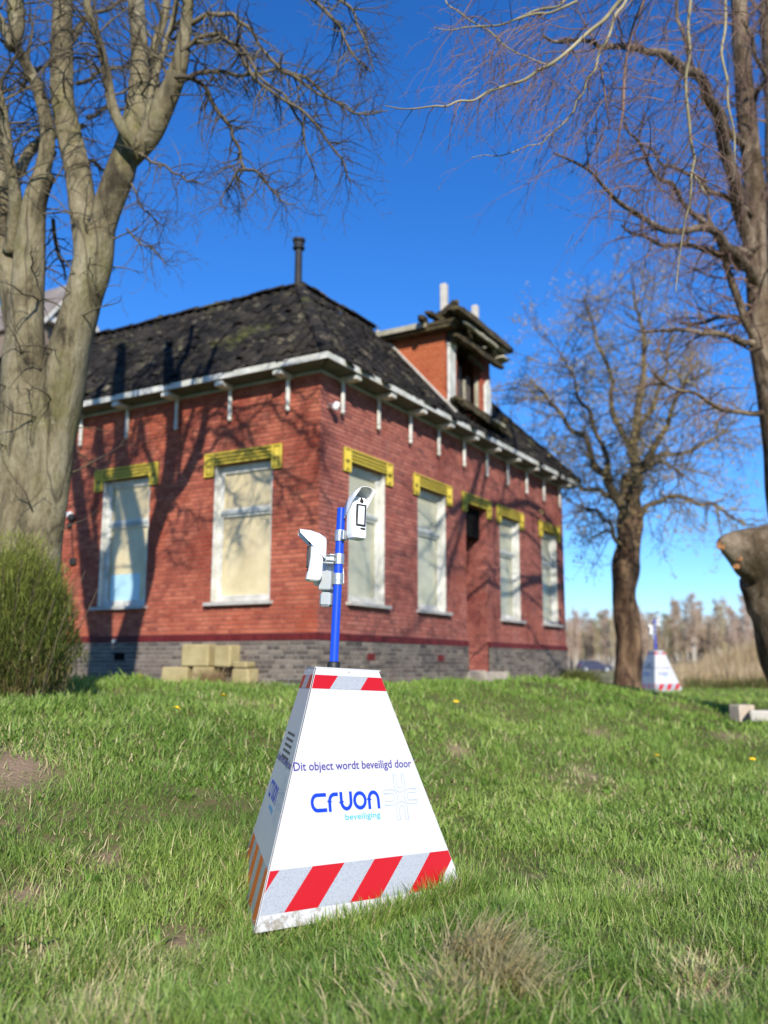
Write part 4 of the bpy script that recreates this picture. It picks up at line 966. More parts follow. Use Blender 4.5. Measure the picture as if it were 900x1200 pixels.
# knotty joint so the long branches spring from this tree: one high limb out of the frame
P, Rr = T.limb([(862, -20, D1), (856, -160, D1-1), (840, -260, D1-2.6), (815, -260, D1-4.2), (790, -150, D1-5.4), (770, -75, D1-6.4)], [26, 24, 22, 18, 13, 9], 10, .06)
P2, R2_ = T.limb([(815, -260, D1-4.2), (808, -160, D1-5.0), (808, -60, D1-5.6)], [12, 9, 7], 8, .06); T.limb([(840, -260, D1-2.6), (845, -160, D1-4), (840, -60, D1-5)], [12, 9, 6], 8, .06)
T.limb([(790, -150, D1-5.4), (760, -100, 6.9), (750, -60, 6.8)], [9, 8, 7], 8, .05)
T.limb([(790, -150, D1-5.4), (720, -90, 7.1), (700, -50, 7)], [9, 7, 6], 8, .05)
T.limb([(720, -90, 7.1), (600, -110, 6.8), (505, -30, 6.6)], [6, 4, 2], 6, .05)
dark_hang = [([(600+150, 0, 7.5), (738, 30, 7.5), (729, 80, 7.5), (727, 125, 7.5), (722, 160, 7.5), (719, 188, 7.5)], [4.5, 4, 4, 3.6, 3, 2]),
             ([(700, 75, 7), (706, 110, 7), (712, 150, 7)], [3, 2.6, 1.5])]
for pts, wd in dark_hang:
    P, Rr = T.limb(pts, wd, 6, .05, T.twigs); T.sprout(P, Rr, 6, .4, T.twigs, .1, 1, 2, .5, .15, 3.2, .006)
for P, Rr in l_[1:3]: T.sprout(P, Rr, 30, 1.7, T.twigs, .35, 1, 2, .25, .20, 3.2, .022, bias=(-.6, -.2, 0))
for P, Rr in l_[3:]: T.sprout(P, Rr, 20, 1.0, T.twigs, .15, 1, 2, .35, .20, 4.2, .012)
# veils of fine hanging twigs
for k in range(300):
    px = random.gauss(750, 80); py = random.uniform(-40, 250); 
    if px < 540+py*.85: continue
    D = random.uniform(6.3, 10.5); p = at(px, py, D)
    T.grow(p, Vector((random.gauss(-.3, .45), random.gauss(0, .4), random.gauss(-.35, .4))), random.uniform(.5, 1.1), .006, 2, .6, .17, 4.4, T.twigs, .8, .0022)
for k in range(200):
    px = random.uniform(530, 720); py = random.uniform(20, 130) if px < 640 else random.uniform(10, 165)
    p = at(px, py, random.uniform(5.9, 7.2)); T.grow(p, Vector((random.gauss(-.35, .3), random.gauss(0, .3), random.gauss(-.5, .25))), random.uniform(.25, .5), .0035, 2, .7, .15, 6.5, T.twigs, .7, .0018)
attach(T.limbs, 'trunk', M['bark_right'], tr2); attach(T.twigs, 'crown', M['twig_red'], tr2)
o = attach(pale, 'hanging_branch', M['twig_pale'], tr2)
for px, py, r_ in ((845, 636, .055), (866, 650, .05), (862, 661, .03)):
    p = at(px, py, D1-.30-.0); mb = MB()
    pr = [(r_*1.25, -.06), (r_*1.2, .0), (r_, .012), (r_*.5, .004), (.004, .0)]
    mb.lathe(pr, 11, Matrix.Translation(p) @ Vector((-.75, -.65, .15)).to_track_quat('Z', 'Y').to_matrix().to_4x4(), cap=False)
    mb.v = [(x+random.uniform(-1, 1)*r_*.14, y+random.uniform(-1, 1)*r_*.14, z+random.uniform(-1, 1)*r_*.14) for x, y, z in mb.v]
    attach(mb, 'sawn_stub', M['cut'], tr2, False)

# --- tree beside the far end of the house
D2 = 22.0
T = Tree(); l_ = []
T.limb([(735, 820, D2), (735, 800, D2), (737, 770, D2), (738, 735, D2), (733, 700, D2), (734, 660, D2), (737, 620, D2), (738, 585, D2), (741, 555, D2)], [50, 32, 27, 28, 26, 29, 28, 25, 20], 22, .26)
LM = MB()
limbs2 = [([(736, 610, D2), (722, 580, D2-.3), (712, 556, D2-.6), (692, 530, D2-1), (668, 502, D2-1.3), (644, 470, D2-1.6), (620, 444, D2-1.8)], [20, 15, 12, 9, 7, 5, 3]),
          ([(738, 590, D2), (744, 540, D2+.2), (745, 500, D2+.3), (750, 460, D2+.3), (753, 420, D2+.3), (748, 370, D2+.2), (740, 330, D2)], [18, 16, 14, 11, 8, 5, 3]),
          ([(742, 570, D2), (752, 545, D2-.5), (770, 515, D2-1), (784, 485, D2-1.4), (800, 450, D2-1.7), (820, 420, D2-2)], [14, 11, 9, 7, 5, 3]),
          ([(740, 620, D2), (752, 600, D2+.5), (772, 586, D2+.8), (800, 580, D2+1), (836, 588, D2+1.2), (872, 612, D2+1.4)], [13, 10, 8, 7, 5, 3]),
          ([(743, 530, D2), (726, 500, D2+.6), (715, 460, D2+1), (708, 420, D2+1.2), (694, 380, D2+1.4), (682, 345, D2+1.6)], [11, 9, 7, 6, 4, 3]),
          ([(724, 585, D2), (700, 572, D2+.6), (676, 560, D2+1), (650, 552, D2+1.3), (624, 530, D2+1.6)], [9, 7, 6, 4, 2.5]),
          ([(712, 556, D2-.6), (705, 520, D2-1), (690, 480, D2-1.3), (672, 440, D2-1.5), (655, 412, D2-1.6)], [8, 7, 6, 4, 2.5]),
          ([(745, 500, D2), (766, 470, D2+.8), (780, 430, D2+1.2), (790, 390, D2+1.5)], [9, 7, 5, 3]),
          ([(752, 545, D2), (790, 530, D2+.4), (826, 516, D2+.8), (860, 490, D2+1)], [8, 6, 5, 3]),
          ([(736, 640, D2), (716, 612, D2-1), (700, 596, D2-1.6), (680, 590, D2-2)], [6, 5, 4, 2]),
          ([(745, 560, D2-.1), (758, 548, D2-1.5), (775, 540, D2-3), (800, 556, D2-4)], [9, 7, 5, 3])]
for pts, wd in limbs2:
    pts, wd = wob(pts, wd, 6)
    wd = [q_*.8 for q_ in wd]
    P, Rr = T.limb(pts, wd, 8, .12, LM); T.sprout(P, Rr, 26, 1.55, T.twigs, .12, 1, 2, .06, .22, 4.6, .017, sp=.9, minr=.0055)
    T.sprout(P, Rr, 7, 2.3, T.twigs, .75, 1, 3, .0, .16, 2.2, .020, sp=.8, minr=.0055)
tr3 = empty('tree', (at(735, 800, D2).x, D2, 0)); tr3.location.z = float(height(tr3.location.x, D2))
tag(tr3, 'round crowned tree with yellowish buds beyond the far corner of the house', 'tree')
bud = MB()
for p, d in T.tips:
    zf = (p.z-3)/5.0
    for k in range(3 if random.random() < .28+.5*max(0, min(1, zf)) else 0):
        q = p+Vector((random.gauss(0, .05), random.gauss(0, .05), random.gauss(0, .05)))
        a = Vector((random.gauss(0, 1), random.gauss(0, 1), random.gauss(0, 1))).normalized(); b_ = a.orthogonal().normalized(); s_ = random.uniform(.02, .05)
        bud.quad(q-a*s_, q-b_*s_*.6, q+a*s_, q+b_*s_*.6)
attach(T.limbs, 'trunk', M['bark_mid'], tr3); attach(LM, 'limb', M['bark_limb'], tr3)['kind'] = 'stuff'; attach(T.twigs, 'crown', M['twig_mid'], tr3)
mb_, t, b = nodemat('yellow_green_buds'); b.inputs['Base Color'].default_value = (.30,.23,.08,1); b.inputs['Roughness'].default_value = .8
o = attach(bud, 'foliage', mb_, tr3); o['kind'] = 'stuff'

# ------------------------------------------------------------------ broom bush on the left
bc = at(0, 800, 8.0); n = 34000
g0 = float(height(bc.x, 8.05))
u_ = np.random.randn(n, 3); u_ /= np.linalg.norm(u_, axis=1)[:, None]; rad_ = np.random.rand(n)**.45
lump = .72+.55*noise2(u_[:, 0]*2+5, u_[:, 2]*2+u_[:, 1]*1.3+9, .55, 5, 2)
X2 = bc.x+u_[:, 0]*rad_*lump*.66; Y2 = 8.05+u_[:, 1]*rad_*lump*.62; ZZ = .50+u_[:, 2]*rad_*lump*.86; kp = ZZ > -.02
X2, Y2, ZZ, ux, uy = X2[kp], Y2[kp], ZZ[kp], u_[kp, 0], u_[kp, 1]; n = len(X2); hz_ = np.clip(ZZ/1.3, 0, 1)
b0 = empty('broom_bush', (bc.x, 8.05, g0))
tag(b0, 'feathery yellow green bush at the left edge, in front of the big tree', 'bush')
yaw = np.arctan2(uy, ux)+np.random.randn(n)*1.2
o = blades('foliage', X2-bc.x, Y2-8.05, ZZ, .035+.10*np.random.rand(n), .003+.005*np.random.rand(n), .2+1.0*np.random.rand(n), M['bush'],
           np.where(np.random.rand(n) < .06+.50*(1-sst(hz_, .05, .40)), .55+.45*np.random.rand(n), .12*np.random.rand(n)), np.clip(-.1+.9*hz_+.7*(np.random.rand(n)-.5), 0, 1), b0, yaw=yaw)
o['kind'] = 'stuff'
mb = MB()
for k in range(110):
    a = random.uniform(0, 6.28); r_ = abs(random.gauss(0, .18)); p = Vector((math.cos(a)*r_, math.sin(a)*r_, -.05)); e = p+Vector((math.cos(a)*.35, math.sin(a)*.3, random.uniform(.6, 1.25)))
    mb.tube([p, p.lerp(e, .5)+Vector((0, 0, .08)), e], [.006, .0045, .0025], 4)
mb.build('stem', M['twig'], b0)

# dry weed at the stone blocks, small plants along the wall
def tuft(name, c, n, h, spread, ti, gr, lab, cat, mat='reed', wd=.006):
    x = np.random.randn(n)*spread; y = np.random.randn(n)*spread
    e = empty(name, (c.x, c.y, float(height(c.x, c.y))))
    zz = height(x+c.x, y+c.y)-e.location.z-.02
    o = blades('foliage', x, y, zz, h*(.4+.8*np.random.rand(n)), wd*(.6+.8*np.random.rand(n)), .2+.7*np.random.rand(n), M[mat], ti+(1-ti)*np.random.rand(n)*.3, gr*np.random.rand(n), e, yaw=np.arctan2(y, x)+np.random.randn(n)*.6)
    o['kind'] = 'stuff'; return tag(e, lab, cat)
tuft('dry_weed', house_pt(-.42, 1.42, 0), 700, .30, .075, .5, .5, 'dry brown weed in front of the sandstone blocks', 'weed')
tuft('dark_shrub', house_pt(9.4, -.40, 0), 700, .30, .20, .1, .3, 'dark low shrub at the far corner of the front wall', 'shrub', 'bush', .012)
tuft('wall_plant', house_pt(-.25, 4.9, 0), 500, .40, .13, .25, .5, 'brownish low plant growing against the side wall', 'plant', 'bush', .010)
# dandelions
mbf = MB()
for k in range(16):
    a = 2*math.pi*k/16; r_ = .022
    mbf.add([(0, 0, .004), (math.cos(a-.17)*r_, math.sin(a-.17)*r_, .0), (math.cos(a)*r_*1.15, math.sin(a)*r_*1.15, .003), (math.cos(a+.17)*r_, math.sin(a+.17)*r_, 0)], [(0,1,2,3)])
mbf.lathe([(.011, 0), (.012, .007), (.006, .012)], 10)
mbl = MB(); mbl.tube([(0, 0, -.09), (.004, 0, -.04), (0, 0, 0)], [.0022, .002, .002], 5)
fy = simple('dandelion_yellow', (.85,.55,.01), rough=.7); fg = simple('dandelion_stem', (.18,.26,.06), rough=.7)
fm = mbf.mesh('flower_head', fy); sm_ = mbl.mesh('stem', fg)
dl = [(209, 832, 9.6, 'yellow dandelion nearest the side wall, left of the pyramid'), (166, 797, 12.6, 'yellow dandelion below the papered window by the wall'), (128, 795, 13.2, 'yellow dandelion at the foot of the tree shadow'), (263, 817, 10.6, 'yellow dandelion in front of the sandstone blocks'),
      (772, 884, 8.4, 'yellow dandelion in the meadow right of the pyramid'), (884, 887, 8.3, 'yellow dandelion near the right edge of the meadow'), (536, 822, 10.4, 'yellow dandelion on the bank right of the pole')]
for px, py, D, lab in dl:
    p = at(px, py, D); z = float(height(p.x, p.y)); D_ = D
    for _ in range(14):                        # slide along the sight line until it stands on the turf
        p = at(px, py, D_); gap = p.z-(float(height(p.x, p.y))+.11); D_ += gap*4
        D_ = min(max(D_, 4), 14)
    e = empty('dandelion', (p.x, p.y, float(height(p.x, p.y)))); tag(e, lab, 'flower', 'dandelions in the meadow')
    link('flower_head', fm, e, (0, 0, .115), (.35, 0, random.random()*3)).scale = (1.25, 1.25, 1.25); link('stem', sm_, e, (0, 0, .112)).scale = (1.3, 1.3, 1.25)

# ------------------------------------------------------------------ the striped security pyramid
H_, SB, ST = 1.10, 1.268, .41
ins = (SB-ST)/(2*3**.5); LS = math.hypot(H_, ins); slope = math.atan2(ins, H_)
def glyph(txt, x0, x1, z0, zx, mat, name, parent, y=-.0034, bold=.0, ref='x'):
    cu = bpy.data.curves.new('t', 'FONT'); cu.body = txt; cu.size = 1; cu.offset = bold; cu.resolution_u = 3; cu.extrude = 0
    ob = bpy.data.objects.new('t', cu); col.objects.link(ob); dg = bpy.context.evaluated_depsgraph_get()
    me = bpy.data.meshes.new_from_object(ob.evaluated_get(dg)); bpy.data.objects.remove(ob); bpy.data.curves.remove(cu)
    co = np.array([v.co[:] for v in me.vertices]); mn, mx = co[:, 0].min(), co[:, 0].max()
    sx = (x1-x0)/(mx-mn); xh = .52
    sz = (zx-z0)/xh
    out = np.stack([x0+(co[:, 0]-mn)*sx, np.full(len(co), y), z0+co[:, 1]*sz], 1)
    me.vertices.foreach_set('co', out.reshape(-1)); me.materials.clear(); me.materials.append(M[mat]); me.name = name; me.update()
    return link(name, me, parent)
def ribbon(mb, pts, wd, y=-.0036, closed=False):
    pts = [Vector((p[0], p[1])) for p in pts]; n = len(pts); L = []; Rr = []
    for i in range(n):
        a = pts[i-1] if (i > 0 or closed) else pts[i]; b_ = pts[(i+1) % n] if (i < n-1 or closed) else pts[i]
        t = (b_-a).normalized(); nn = Vector((-t.y, t.x))
        k = 1.0
        if 0 < i < n-1 or closed:
            t1 = (pts[i]-a).normalized(); k = 1/max(.5, nn.dot(Vector((-t1.y, t1.x))))
        L.append(pts[i]+nn*wd/2*k); Rr.append(pts[i]-nn*wd/2*k)
    vs = [(p.x, y, p.y) for p in L]+[(p.x, y, p.y) for p in Rr]
    rng = range(n) if closed else range(n-1)
    mb.add(vs, [(i, (i+1) % n, n+(i+1) % n, n+i) for i in rng])
def arc(cx_, cz_, r_, a0, a1, n=8, rz=None):
    return [(cx_+r_*math.cos(R(a0+(a1-a0)*k/n)), cz_+(rz or r_)*math.sin(R(a0+(a1-a0)*k/n))) for k in range(n+1)]
k_ = LS/H_                                     # vertical height -> length up the slope
def prints(panel, orange=False):
    def hw(z): return (SB+(ST-SB)*z/LS)/2-.006
    def stripes(z0, z1, edges, first, cols, lean):
        """edges at the top line; each stripe leans; clipped to the trapezoid"""
        for i in range(len(edges)-1):
            mat = cols[(i+first) % 2]
            poly = [(edges[i], z1), (edges[i+1], z1), (edges[i+1]-lean, z0), (edges[i]-lean, z0)]
            # clip against the sloping sides by sampling rows
            n = 8; mb = MB(); rows_ = []
            for j in range(n+1):
                z = z0+(z1-z0)*j/n; f = (z1-z)/(z1-z0)
                a = max(edges[i]-lean*f, -hw(z)); b_ = min(edges[i+1]-lean*f, hw(z)); rows_.append((a, b_, z))
            for j in range(n):
                a0, b0_, za = rows_[j]; a1, b1_, zb = rows_[j+1]
                if b0_-a0 < .001 and b1_-a1 < .001: continue
                if b0_ <= a0: 
                    m_ = b0_ if edges[i]-lean*.5 < 0 else a0; a0 = b0_ = m_
                if b1_ <= a1:
                    m_ = b1_ if edges[i]-lean*.5 < 0 else a1; a1 = b1_ = m_
                mb.quad((a0, -.0032, za), (b0_, -.0032, za), (b1_, -.0032, zb), (a1, -.0032, zb))
            if mb.f: mb.build({'stripe_red': 'red_stripe', 'stripe_white': 'white_stripe', 'stripe_orange': 'orange_stripe'}[mat], M[mat], panel)
    st = .1745
    if not orange:
        stripes(.060*k_, .2255*k_, [-.67, -.490]+[-.311+.181*i for i in range(0, 5)]+[.600], 0, ['stripe_red', 'stripe_white'], .170)
    else:
        st = .155
        stripes(.02*k_, .2255*k_, [-.80+st*i for i in range(12)], 0, ['stripe_orange', 'stripe_white'], -.01)
    stripes(.9985*k_, 1.064*k_, [-.30, -.071, .123, .40], 0, ['stripe_red', 'stripe_white'], .060)
    glyph('Dit object wordt beveiligd door', -.379, .354, .627*k_, .655*k_, 'ink_navy', 'lettering', panel, bold=.012)
    # rounded wordmark, traced as strokes
    mb = MB(); z0, z1 = .4525*k_, .5185*k_; w_ = .0165; h2 = (z1-z0); zc = (z0+z1)/2; rz = h2/2; cw = .029
    x = -.270
    ribbon(mb, [(x+.064, z1), (x+.024, z1)]+arc(x+.010, zc, cw, 90, 270, 10, rz)[0:]+[(x+.024, z0), (x+.064, z0)], w_)
    x = -.188
    ribbon(mb, [(x, z0-.009), (x, zc)]+arc(x+.03, zc, .03, 180, 100, 6, rz)+[(x+.052, z1)], w_)
    x = -.118
    ribbon(mb, [(x, z1+.009), (x, zc)]+arc(x+.029, zc, .029, 180, 360, 12, rz)+[(x+.058, z1+.009)], w_)
    x = -.005
    ribbon(mb, arc(x, zc, .033, 0, 360, 24, rz)[:-1], w_, closed=True)
    x = .052
    ribbon(mb, [(x, z0-.009), (x, zc)]+arc(x+.029, zc, .029, 180, 0, 12, rz)+[(x+.058, z0-.009)], w_)
    mb.build('lettering', M['ink_blue'], panel)
    glyph('beveiliging', -.103, .113, .404*k_, .424*k_, 'ink_sky', 'lettering', panel, bold=.006)
    mb = MB(); cx_, cz_ = .258, .490*k_
    for k in range(4):
        rot = k*90; pts = []
        # U-shaped outline opening away from the centre
        for (px, pz) in [(-.036, .106), (-.036, .058)]+arc(0, .056, .036, 180, 360, 10, .034)+[(.036, .106)]+[(.030, .108), (.018, .106), (.018, .060)]+arc(0, .058, .018, 0, -180, 8, .016)+[(-.018, .106), (-.030, .108)]:
            c_, s_ = math.cos(R(rot)), math.sin(R(rot)); pts.append((cx_+px*c_-pz*s_, cz_+px*s_+pz*c_))
        ribbon(mb, pts, .0032, -.0036, True)
    mb.build('logo_outline', M['ink_pale'], panel)
pyr = empty('warning_pyramid', (PX, PY, EYE-1.122), (R(.2), R(2.6), R(41.3)))
tag(pyr, 'white three sided security pyramid with red stripes, blue pole and detectors in the foreground', 'pyramid', 'white security pyramids with blue camera poles')
PIC = []
core = MB(); r3 = 3**.5
def tri(side, z, g=.0): return [(-.5*(side-g), -.5/r3*(side-g), z), (.5*(side-g), -.5/r3*(side-g), z), (0, (side-g)/r3, z)]
core.add(tri(SB, .0, .008)+tri(ST, H_-.004, .008), [(2,1,0), (3,4,5), (0,1,4,3), (1,2,5,4), (2,0,3,5)])
core.build('body', M['pyr_core'], pyr)
mb = MB(); g = .003; a, b_ = SB/2-g, ST/2-g
mb.add([(-a, -.002, 0), (a, -.002, 0), (b_, -.002, LS-.004), (-b_, -.002, LS-.004), (-a, 0, 0), (a, 0, 0), (b_, 0, LS-.004), (-b_, 0, LS-.004)], [(0,1,2,3), (7,6,5,4), (0,4,5,1), (1,5,6,2), (2,6,7,3), (3,7,4,0)])
panel_me = mb.mesh('side_panel', M['pyr_white'])
screws = MB()
for (x, z) in ((0, 1.084*k_), (-.55, .03), (.55, .03)): screws.lathe([(.005, 0), (.005, .0015), (.003, .0025)], 8, Matrix.Translation((x, -.002, z)) @ Matrix.Rotation(math.pi/2, 4, 'X'))
screw_me = screws.mesh('screw', M['galv'])
for k in range(3):
    ang = R(120*k); M0 = Matrix.Rotation(ang, 3, 'Z') @ Vector((0, -SB/(2*r3), 0))
    # k=0 front, k=1 far right, k=2 the sliver on the left
    pn = link('side_panel', panel_me, pyr, M0); pn.rotation_euler = (Matrix.Rotation(ang, 3, 'Z') @ Matrix.Rotation(-slope, 3, 'X')).to_euler()
    prints(pn, k == 2); link('screw', screw_me, pn)
    if k == 2:
        pn['label'] = 'narrow left face with orange and white stripes at its foot'
        mb = MB()                              # block of small illegible print
        for r_ in range(5):
            x = -.17
            while x < .16:
                l2 = random.uniform(.02, .06); mb.quad((x, -.0034, (.765-.028*r_)*k_), (x+l2, -.0034, (.765-.028*r_)*k_), (x+l2, -.0034, (.777-.028*r_)*k_), (x, -.0034, (.777-.028*r_)*k_)); x += l2+.012
        mb.build('small_print', M['ink_black'], pn)
mb = MB(); mb.add(tri(ST, H_-.003, -.012)+tri(ST, H_+.003, -.012), [(2,1,0), (3,4,5), (0,1,4,3), (1,2,5,4), (2,0,3,5)]); tp = mb.build('top_plate', M['pyr_white'], pyr)
mb = MB(); mb.add(tri(ST, H_-.013, -.004)+tri(ST, H_-.0035, -.004), [(2,1,0), (3,4,5), (0,1,4,3), (1,2,5,4), (2,0,3,5)]); mb.build('gasket', M['rubber'], tp)
mb = MB(); mb.lathe([(.0225, H_-.02), (.0225, 1.936)], 24, cap=False); mb.lathe([(.0225, 1.936), (.0195, 1.936), (.0195, 1.80)], 24, cap=False); pole = mb.build('pole', M['blue_pole'], pyr, smooth=True)
mb = MB(); mb.lathe([(.034, H_+.0035), (.033, H_+.03), (.029, H_+.036), (.0229, H_+.037)], 24, cap=False); mb.build('collar', M['rubber'], pole, smooth=True)
def clamp(z, h=.055, yaw=0.0, r_=.0275):
    mb = MB(); mb.lathe([(.0228, -h/2), (r_, -h/2), (r_+.0008, 0), (r_, h/2), (.0228, h/2)], 20, Matrix.Translation((0, 0, z)), cap=False)
    m = Matrix.Translation((0, 0, z)) @ Matrix.Rotation(yaw, 4, 'Z')
    mb.bevbox(-.02, .02, -.052, -.0275, -h*.42, h*.42, .002, m)
    for zz in (-h*.25, h*.25): mb.lathe([(.0035, -.075), (.0035, -.03)], 6, m @ Matrix.Translation((.026, 0, zz)) @ Matrix.Rotation(math.pi/2, 4, 'X') @ Matrix.Translation((0, 0, .10))); mb.lathe([(.006, .024), (.006, .03)], 6, m @ Matrix.Translation((.026, 0, zz)) @ Matrix.Rotation(math.pi/2, 4, 'X'))
    return mb.build('clamp', M['galv'], pole)
clamp(1.788, .058, 0); clamp(1.665, .055, R(-120)); clamp(1.560, .058, R(150))
# detector: housing profile in x, extruded shell with a hood; origin at its back centre, front faces -y
def detector(loc, yaw, stand, name='detector'):
    root = empty(name, loc, (0, 0, yaw), pyr); root.scale = (.87, .87, .87)
    # rounded housing: sections along z
    mb = MB(); secs = []; n = 16
    prof = [(-.140, .036, -.082, -.02), (-.132, .046, -.096, -.01), (-.110, .051, -.094, .0), (-.065, .053, -.086, .0), (0, .054, -.080, .0), (.07, .054, -.080, .0), (.105, .052, -.075, .0), (.118, .045, -.065, .0)]
    vs = []
    for z, hw_, fy_, by_ in prof:
        for k in range(n):
            a = 2*math.pi*k/n; ca, sa = math.cos(a), math.sin(a)
            x = math.copysign(abs(ca)**.45, ca)*hw_; y = math.copysign(abs(sa)**.45, sa)
            y = (by_+fy_)/2 + y*(by_-fy_)/2; vs.append((x, y, z))
    m_ = len(prof)
    mb.add(vs, [(i*n+k, i*n+(k+1) % n, (i+1)*n+(k+1) % n, (i+1)*n+k) for i in range(m_-1) for k in range(n)]+[tuple(range(n-1, -1, -1)), tuple((m_-1)*n+k for k in range(n))])
    body = mb.build('housing', M['dev_white'], root, smooth=False)
    # hood: curved visor over the top, open below and in front
    mb = MB(); n = 14; vs = []
    for layer, dr_ in ((0, 0), (1, -.003)):
        for j, (y, top, wd_, zb) in enumerate(((.012, .128, .058, -.01), (-.03, .152, .061, .022), (-.085, .166, .063, .082), (-.150, .168, .058, .140))):
            for k in range(n+1):
                a = math.pi*k/n; x = math.cos(a)*(wd_+dr_); z = zb+(top-zb+dr_)*math.sin(a)**.6 if math.sin(a) > 1e-6 else zb
                vs.append((x, y, z))
    m1 = (n+1)*4; fs = []
    for j in range(3):
        for k in range(n):
            i0 = j*(n+1)+k; fs.append((i0, i0+1, i0+n+2, i0+n+1)); fs.append((m1+i0, m1+i0+n+1, m1+i0+n+2, m1+i0+1))
    for k in range(n): fs.append((3*(n+1)+k, 3*(n+1)+k+1, m1+3*(n+1)+k+1, m1+3*(n+1)+k)); fs.append((k, m1+k, m1+k+1, k+1))
    mb.add(vs, fs); mb.build('hood', M['dev_white'], root, smooth=True)
    mb = MB(); fy_ = -.0815
    for (x0, x1, z0, z1) in ((-.031, .033, .062, .070), (-.031, .033, -.060, -.052), (-.031, -.024, -.052, .062), (.025, .033, -.052, .062)): mb.bevbox(x0, x1, fy_-.012, fy_+.004, z0, z1, .0015)
    wf = mb.build('window_frame', M['rubber'], root)
    mb = MB(); mb.bevbox(-.0238, .0248, fy_-.009, fy_+.004, -.0518, .0618, .002); mb.build('lens_window', M['dev_lens'], wf)
    mb = MB(); mb.lathe([(.012, 0), (.011, .008), (.006, .013)], 14, Matrix.Translation((.006, -.076, .092)) @ Matrix.Rotation(math.pi/2, 4, 'X')); mb.prism([(-.004, .098), (.016, .098), (.006, .114)], -.080, -.070); mb.build('camera_eye', M['rubber'], root)
    mb = MB(); mb.bevbox(-.002, .034, -.094, -.078, -.082, -.070, .004); mb.build('slot', M['rubber'], root)
    mb = MB(); mb.bevbox(-.022, .022, .001, stand, -.03, .022, .003); mb.build('bracket', M['dev_grey'], root)
    return root
detector((.0, -.128+.08, 1.885), 0, .03); 
dt1 = [c for c in pyr.children if c.name.startswith('detector')][0]; dt1.location = (.040, -.050, 1.885); dt1.rotation_euler = (0, 0, R(-6))
ax = Matrix.Rotation(R(-120), 3, 'Z'); p = ax @ Vector((0, -.085, 1.665))
d2 = detector((p.x, p.y, 1.662), R(-120), .064)
p = Matrix.Rotation(R(160), 3, 'Z') @ Vector((0, -.06, 0))
d3 = detector((p.x, p.y, 1.555), R(160), .03)
mb = MB(); m = Matrix.Rotation(R(-150), 4, 'Z'); mb.bevbox(-.035, .035, -.095, -.028, 1.50, 1.60, .006, m); mb.bevbox(-.030, .030, -.088, -.028, 1.415, 1.49, .012, m); jb = mb.build('junction_box', M['dev_grey'], pole)
mb = MB(); mb.lathe([(.018, 0), (.022, .01), (.020, .03), (.008, .04)], 12, m @ Matrix.Translation((0, -.095, 1.545)) @ Matrix.Rotation(math.pi/2, 4, 'X')); mb.build('gland', M['dev_white'], jb, smooth=True)
mb = MB(); mb.tube(smooth_poly([m @ Vector((.01, -.09, 1.60)), m @ Vector((.02, -.10, 1.64)), m @ Vector((.0, -.05, 1.68))], [.003]*3)[0], [.003]*11, 6); mb.build('cable', M['rubber'], pole)

# the second pyramid, far off by the tree
pc = at(770, 812, 24.9); pyr2 = copy_tree(pyr)
pyr2.location = (pc.x+.05, pc.y, float(height(pc.x, pc.y))+.0); pyr2.rotation_euler = (0, 0, R(38))
tag(pyr2, 'distant white security pyramid with blue pole standing on the grass beyond the tree trunk', 'pyramid')
for ch in pyr2.children:
    if ch.name.startswith('side_panel') and 'label' in ch: del ch['label']

# stones by the right tree
for px, D, w_, d_, h_, mt_, rz_, lab in ((871, 13.4, .27, .24, .25, 'greystone', .35, 'square grey brown stone block in the grass at the foot of the right tree'),
                                     (893, 13.1, .30, .26, .15, 'concrete', -.3, 'pale flat stone just right of the grey brown block, at the right edge')):
    x = at(px, 830, D).x; rock_box('stone_block', 0, w_, d_, h_, mt_, (x, D, float(height(x, D))+.03), rz_, lab, 'stone block')

# ------------------------------------------------------------------ beyond: reeds, brambles, bank, fence, car, wood
def strip(name, n, D0_, D1_, p0, p1, h0, h1, wd, ti, gr, lab, cat, mat='reed', lean=.35, hfun=None):
    D = D0_+(D1_-D0_)*np.random.rand(n); px = p0+(p1-p0)*np.random.rand(n); x = (px-450)/FPX*D*1.01
    s, q = to_house(x, D); keep = ~((s > -.6) & (s < HW+.8) & (q > -.3) & (q < HL+.5)); x, D = x[keep], D[keep]; n = len(x)
    z = height(x, D); h = (h0+(h1-h0)*np.random.rand(n))*(.55+.8*noise2(x, D, 2.5, 12))
    if hfun is not None: z = z+hfun(x, D); h = h*(.35+.65*sst(x/D*FPX+450, 722, 770))
    o = blades(name, x, D, z-.03, h, wd*(.5+np.random.rand(n)), lean*(.3+np.random.rand(n)), M[mat], np.clip(ti*np.random.rand(n)*2, 0, 1), np.clip(gr+(np.random.rand(n)-.5)*.8+.8*(noise2(x, D, 3, 9)-.5), 0, 1))
    return tag(o, lab, cat, kind='stuff')
def heap(x, y): return 2.05*np.exp(-(((x-18.6)/4.4)**2+((y-40)/4.5)**2))
mb = MB(); nx, ny = 40, 24
for j in range(ny):
    for i in range(nx):
        x = 9+17*i/(nx-1); y = 31+18*j/(ny-1); mb.v.append((x, y, float(height(x, y)+heap(x, y)-.12+.12*(noise2(x, y, 1.2, 4)-.5))))
mb.f = [(j*nx+i, j*nx+i+1, (j+1)*nx+i+1, (j+1)*nx+i) for j in range(ny-1) for i in range(nx-1)]
hm = simple('dry_straw_bank', (.42,.32,.19), (.56,.45,.30), 3, .95, bmp=.8, bscale=12, bdist=.05)
tag(mb.build('bank', hm, smooth=True), kind='structure')
strip('reeds', 26000, 29.5, 52, 640, 1080, .75, 1.2, .024, .10, .55, 'pale dry reeds in a wide strip beyond the meadow', 'reeds', hfun=heap)
strip('brambles', 5200, 27.2, 29.2, 796, 1040, .25, .60, .022, .5, .05, 'dark brown brambles along the ditch at the right', 'brambles', 'bush', .8)
